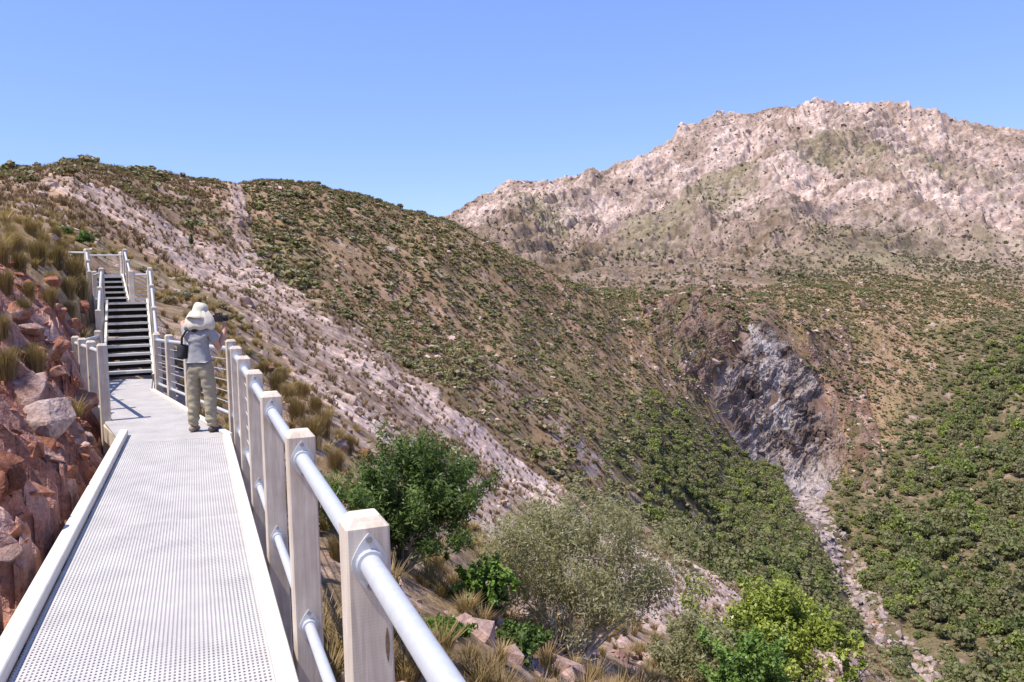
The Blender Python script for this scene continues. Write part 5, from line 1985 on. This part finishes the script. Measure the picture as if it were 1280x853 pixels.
for u, v, hpx in [(515, 850, 55), (552, 846, 50), (590, 840, 50), (535, 825, 38), (388, 560, 60), (405, 545, 50), (372, 530, 50), (420, 590, 45), (360, 505, 40), (345, 492, 40), (395, 520, 40), (436, 566, 35),
                  (448, 640, 50), (420, 700, 45), (440, 760, 50), (330, 470, 30), (352, 478, 30), (378, 500, 35)]:
    p = hit(u, v, 3, 60)
    d = float((p - EYEV) @ F)
    ts.append((p[0], p[1], p[2], .68 * hpx / FPX * d))
ts = np.array(ts)
copies(TUS, "grass_tussock", ts[:, 0], ts[:, 1], ts[:, 2], ts[:, 3] * 1.0, ts[:, 3], "dry straw coloured tussock on the downhill side of the railing", "grass tussock", "tussocks below the railing")


# --- the bushes below the railing: limbs, twigs and single leaves
def bush(name, label, cat, u, v_base, v_top, width_px, d, mat, bark, seed, n_leaf, leaf, aspect, stems=6, up=.6, openness=.25, cone=1.0, leaf_up=.3, sprays=170, skew=0.0):
    r = np.random.default_rng(seed)
    px = at_d(u, 426, d)
    x0, y0 = px[0], px[1]
    zg = float(ground(x0, y0))
    ztop = at_d(u, v_top, d)[2]
    H = ztop - zg
    W = width_px / FPX * d / 2
    root = tag(empty(name, (x0, y0, zg)), label, cat)
    m = MB()
    tips = []

    def grow_branch(p, dirv, ln, rad_, depth):
        pts, rr = [p.copy()], [rad_]
        nseg = 4
        for i in range(nseg):
            dirv = dirv + np.array([r.normal() * .16, r.normal() * .16, r.normal() * .08 + .05])
            dirv /= np.linalg.norm(dirv)
            p = p + dirv * ln / nseg
            pts.append(p.copy())
            rr.append(rad_ * (1 - .75 * (i + 1) / nseg))
        m.tube(pts, rr, 6 if depth < 2 else 4, cap=False)
        if depth < 3:
            for k in range(3 if depth else 3):
                t = r.uniform(.45, 1.0)
                b = pts[int(t * nseg)]
                nd = dirv + r.normal(size=3) * .55
                nd[2] = abs(nd[2]) * .7 + .15
                grow_branch(b, nd / np.linalg.norm(nd), ln * r.uniform(.45, .65), max(rad_ * .5, .004), depth + 1)
        else:
            tips.append(pts[-1])
            tips.append(pts[-2])
    for k in range(stems):
        a = 2 * math.pi * (k + r.uniform(-.3, .3)) / stems
        dv = np.array([math.cos(a) * .8 * W / H * 1.1, math.sin(a) * .8 * W / H * 1.1, up + .3])
        grow_branch(np.array([x0 + .06 * math.cos(a), y0 + .06 * math.sin(a), zg - .1]), dv / np.linalg.norm(dv), H * r.uniform(.42, .6), .014 + .012 * H, 0)
    m.build("stem", bark, root)
    # leaf sprays fill an uneven crown around the twigs
    T = np.array(tips)
    rel = (T - np.array([x0, y0, zg])) / np.array([W, W, H])
    sc_ = np.array([np.percentile(np.abs(rel[:, 0]), 92), np.percentile(np.abs(rel[:, 1]), 92), np.percentile(rel[:, 2], 95)])
    ns = sprays
    sp = []
    nl = 9
    la_ = r.uniform(0, 6.283, nl)
    lobes_ = np.stack([np.cos(la_) * r.uniform(.15, .75, nl), np.sin(la_) * r.uniform(.15, .75, nl), r.uniform(.3, .92, nl)], 1)
    lobes_[:, 2] *= 1 + skew * np.clip(lobes_[:, 0] - .25, -1, 0)
    lobes_[0] = (.12 + .2 * skew, 0, .93)
    for _ in range(ns):
        if r.uniform() < .62 + .25 * (skew > 0):
            c_ = lobes_[r.integers(0, nl)]
            dq = r.normal(size=3)
            dq /= np.linalg.norm(dq)
            pq_ = c_ + dq * np.array([.3, .3, .17]) * r.uniform(.6, 1.1)
            sp.append((pq_[0], pq_[1], max(pq_[2], openness * .5)))
            continue
        t = r.uniform(0, 6.283)
        h_ = r.uniform(0, 1) ** .8
        prof = math.sin(math.pi * min(1, (.18 + .82 * (1 - h_) ** cone))) ** .6 if cone != 1 else math.sqrt(max(0, 1 - (h_ * 1.02 - .35) ** 2 / .48))
        q = math.sqrt(r.uniform(openness, 1)) * prof * (1 + .18 * r.normal())
        sp.append((q * math.cos(t), q * math.sin(t), openness * .7 + (1 - openness * .7) * h_))
    sp = np.array(sp) * np.array([W, W, H]) + np.array([x0, y0, zg])
    near_tip = T[r.integers(0, len(T), ns // 3)]
    near_tip = (near_tip - np.array([x0, y0, zg])) / sc_ * np.array([.95, .95, .97]) + np.array([x0, y0, zg])
    sp = np.concatenate([sp, near_tip])
    ns = len(sp)
    st = r.normal(0, .13, ns)
    si = r.integers(0, ns, n_leaf)
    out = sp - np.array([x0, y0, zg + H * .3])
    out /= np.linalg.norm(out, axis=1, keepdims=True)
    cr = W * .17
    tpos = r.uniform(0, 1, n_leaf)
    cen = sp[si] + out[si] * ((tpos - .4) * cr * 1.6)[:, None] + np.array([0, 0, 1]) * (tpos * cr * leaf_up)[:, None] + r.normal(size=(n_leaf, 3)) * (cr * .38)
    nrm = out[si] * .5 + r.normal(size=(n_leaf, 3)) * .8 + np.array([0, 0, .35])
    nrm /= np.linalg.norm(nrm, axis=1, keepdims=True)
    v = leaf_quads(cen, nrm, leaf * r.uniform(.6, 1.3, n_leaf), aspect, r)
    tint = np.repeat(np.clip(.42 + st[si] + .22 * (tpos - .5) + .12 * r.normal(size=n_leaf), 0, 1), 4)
    o = np.array([x0, y0, zg])
    me = np_mesh("foliage", v - o, quad_ids(n_leaf), [mat], {"tint": tint})
    f = link("foliage", me, root, (0, 0, 0))
    f.location = (0, 0, 0)
    return root


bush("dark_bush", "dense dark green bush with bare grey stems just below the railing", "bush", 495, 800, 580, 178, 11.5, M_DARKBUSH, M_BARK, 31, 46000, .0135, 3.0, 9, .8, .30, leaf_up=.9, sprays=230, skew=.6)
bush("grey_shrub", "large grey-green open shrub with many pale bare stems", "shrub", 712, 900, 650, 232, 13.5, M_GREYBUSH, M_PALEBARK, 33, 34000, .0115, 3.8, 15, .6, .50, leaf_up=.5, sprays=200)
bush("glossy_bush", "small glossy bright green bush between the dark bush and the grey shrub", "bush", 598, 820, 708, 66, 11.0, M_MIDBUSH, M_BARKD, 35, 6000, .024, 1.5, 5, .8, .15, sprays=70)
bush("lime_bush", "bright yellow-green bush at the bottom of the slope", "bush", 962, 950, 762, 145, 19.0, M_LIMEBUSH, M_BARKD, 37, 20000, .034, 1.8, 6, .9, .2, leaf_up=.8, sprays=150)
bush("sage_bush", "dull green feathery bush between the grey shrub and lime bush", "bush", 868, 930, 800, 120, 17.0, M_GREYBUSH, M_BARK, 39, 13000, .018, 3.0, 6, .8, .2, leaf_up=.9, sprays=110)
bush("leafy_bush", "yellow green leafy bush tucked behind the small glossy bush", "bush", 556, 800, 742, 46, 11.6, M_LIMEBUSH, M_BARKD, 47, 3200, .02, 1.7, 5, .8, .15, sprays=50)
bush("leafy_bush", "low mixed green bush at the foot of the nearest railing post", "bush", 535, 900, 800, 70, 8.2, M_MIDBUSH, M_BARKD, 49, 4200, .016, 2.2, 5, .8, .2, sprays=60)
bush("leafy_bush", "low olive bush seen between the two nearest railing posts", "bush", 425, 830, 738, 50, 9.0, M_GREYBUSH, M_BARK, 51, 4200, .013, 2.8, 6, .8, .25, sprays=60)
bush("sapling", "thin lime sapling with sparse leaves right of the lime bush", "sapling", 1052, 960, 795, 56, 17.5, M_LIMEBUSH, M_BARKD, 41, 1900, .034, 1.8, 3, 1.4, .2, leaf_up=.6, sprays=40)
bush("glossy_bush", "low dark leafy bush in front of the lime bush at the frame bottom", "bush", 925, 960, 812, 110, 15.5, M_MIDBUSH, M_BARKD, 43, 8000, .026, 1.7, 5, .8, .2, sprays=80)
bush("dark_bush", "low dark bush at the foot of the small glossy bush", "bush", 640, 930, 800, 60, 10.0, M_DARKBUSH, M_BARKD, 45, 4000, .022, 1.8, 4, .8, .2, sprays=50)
p = hit(239, 312, 30, 300)
pm = crown_proto(801, 500, .10, lobes=14, h=3.4, spread=.6, base_z=.2)
o = link("conifer", proto_mesh("conifer", pm, [M_DARKBUSH, M_BARKD]), None, (p[0], p[1], p[2]))
dd = float((p - EYEV) @ F)
o.scale = (dd * .006, dd * .006, dd * .0072)
tag(o, "single dark upright tree alone on the brown hillside above the woman", "tree")
for k, (u, v, wpx, lab_) in enumerate([(105, 305, 22, "green bush right above the top of the stairs"), (80, 296, 20, "green bush beside the pale rocks above the tussock bank"), (118, 300, 16, "grey green bush on the slope just behind the top landing"),
                                       (46, 210, 10, "dark round bush on the left skyline"), (140, 284, 12, "small round bush alone on the scree above the stairs")]):
    p = hit(u, v, 12, 250)
    dd = float((p - EYEV) @ F)
    o = link("bush", proto_mesh("bush", crown_proto(820 + k, 600, .09, lobes=9, h=1.2, base_z=.1, trunk=False), [M_MIDBUSH if k < 2 else M_HEATH]), None, (p[0], p[1], p[2]))
    w = wpx / FPX * dd * .6
    o.scale = (w, w, w)
    tag(o, lab_, "bush")

# ------------------------------------------------------------------ light
SUN_EL = rad(64)
hx, hy = -0.86, -0.51
sd = Vector((hx * math.cos(SUN_EL), hy * math.cos(SUN_EL), math.sin(SUN_EL)))
sun = bpy.data.lights.new("sun", 'SUN')
sun.energy = 4.4
sun.angle = rad(.53)
sun.color = (1.0, .935, .84)
so = bpy.data.objects.new("sun", sun)
COL.objects.link(so)
so.rotation_euler = sd.to_track_quat('Z', 'Y').to_euler()
w = bpy.data.worlds.new("World")
scene.world = w
w.use_nodes = True
nt = w.node_tree
bgn = nt.nodes["Background"]
sky = nt.nodes.new("ShaderNodeTexSky")
sky.sky_type = 'NISHITA'
sky.sun_disc = False
sky.sun_elevation = SUN_EL
sky.sun_rotation = math.atan2(hx, hy)
sky.air_density = 1.0
sky.dust_density = 0.15
sky.ozone_density = 5.0
tint = nt.nodes.new("ShaderNodeMix")
tint.data_type, tint.blend_type = 'RGBA', 'MULTIPLY'
tint.inputs[0].default_value = 1.0
tint.inputs[7].default_value = (0.90, 0.84, 1.12, 1)
nt.links.new(sky.outputs[0], tint.inputs[6])
even = nt.nodes.new("ShaderNodeMix")
even.data_type = 'RGBA'
even.inputs[0].default_value = 0.38
even.inputs[7].default_value = (1.05, 1.80, 3.75, 1)
nt.links.new(tint.outputs[2], even.inputs[6])
nt.links.new(even.outputs[2], bgn.inputs[0])
bgn.inputs[1].default_value = 0.15

vs_ = scene.view_settings
scene.display_settings.display_device = 'sRGB'
vs_.view_transform = 'Standard'
vs_.look = 'None'
vs_.exposure = 0.65
vs_.gamma = 1.0
scene.cycles.max_bounces = 5
scene.cycles.diffuse_bounces = 3
scene.cycles.transparent_max_bounces = 4
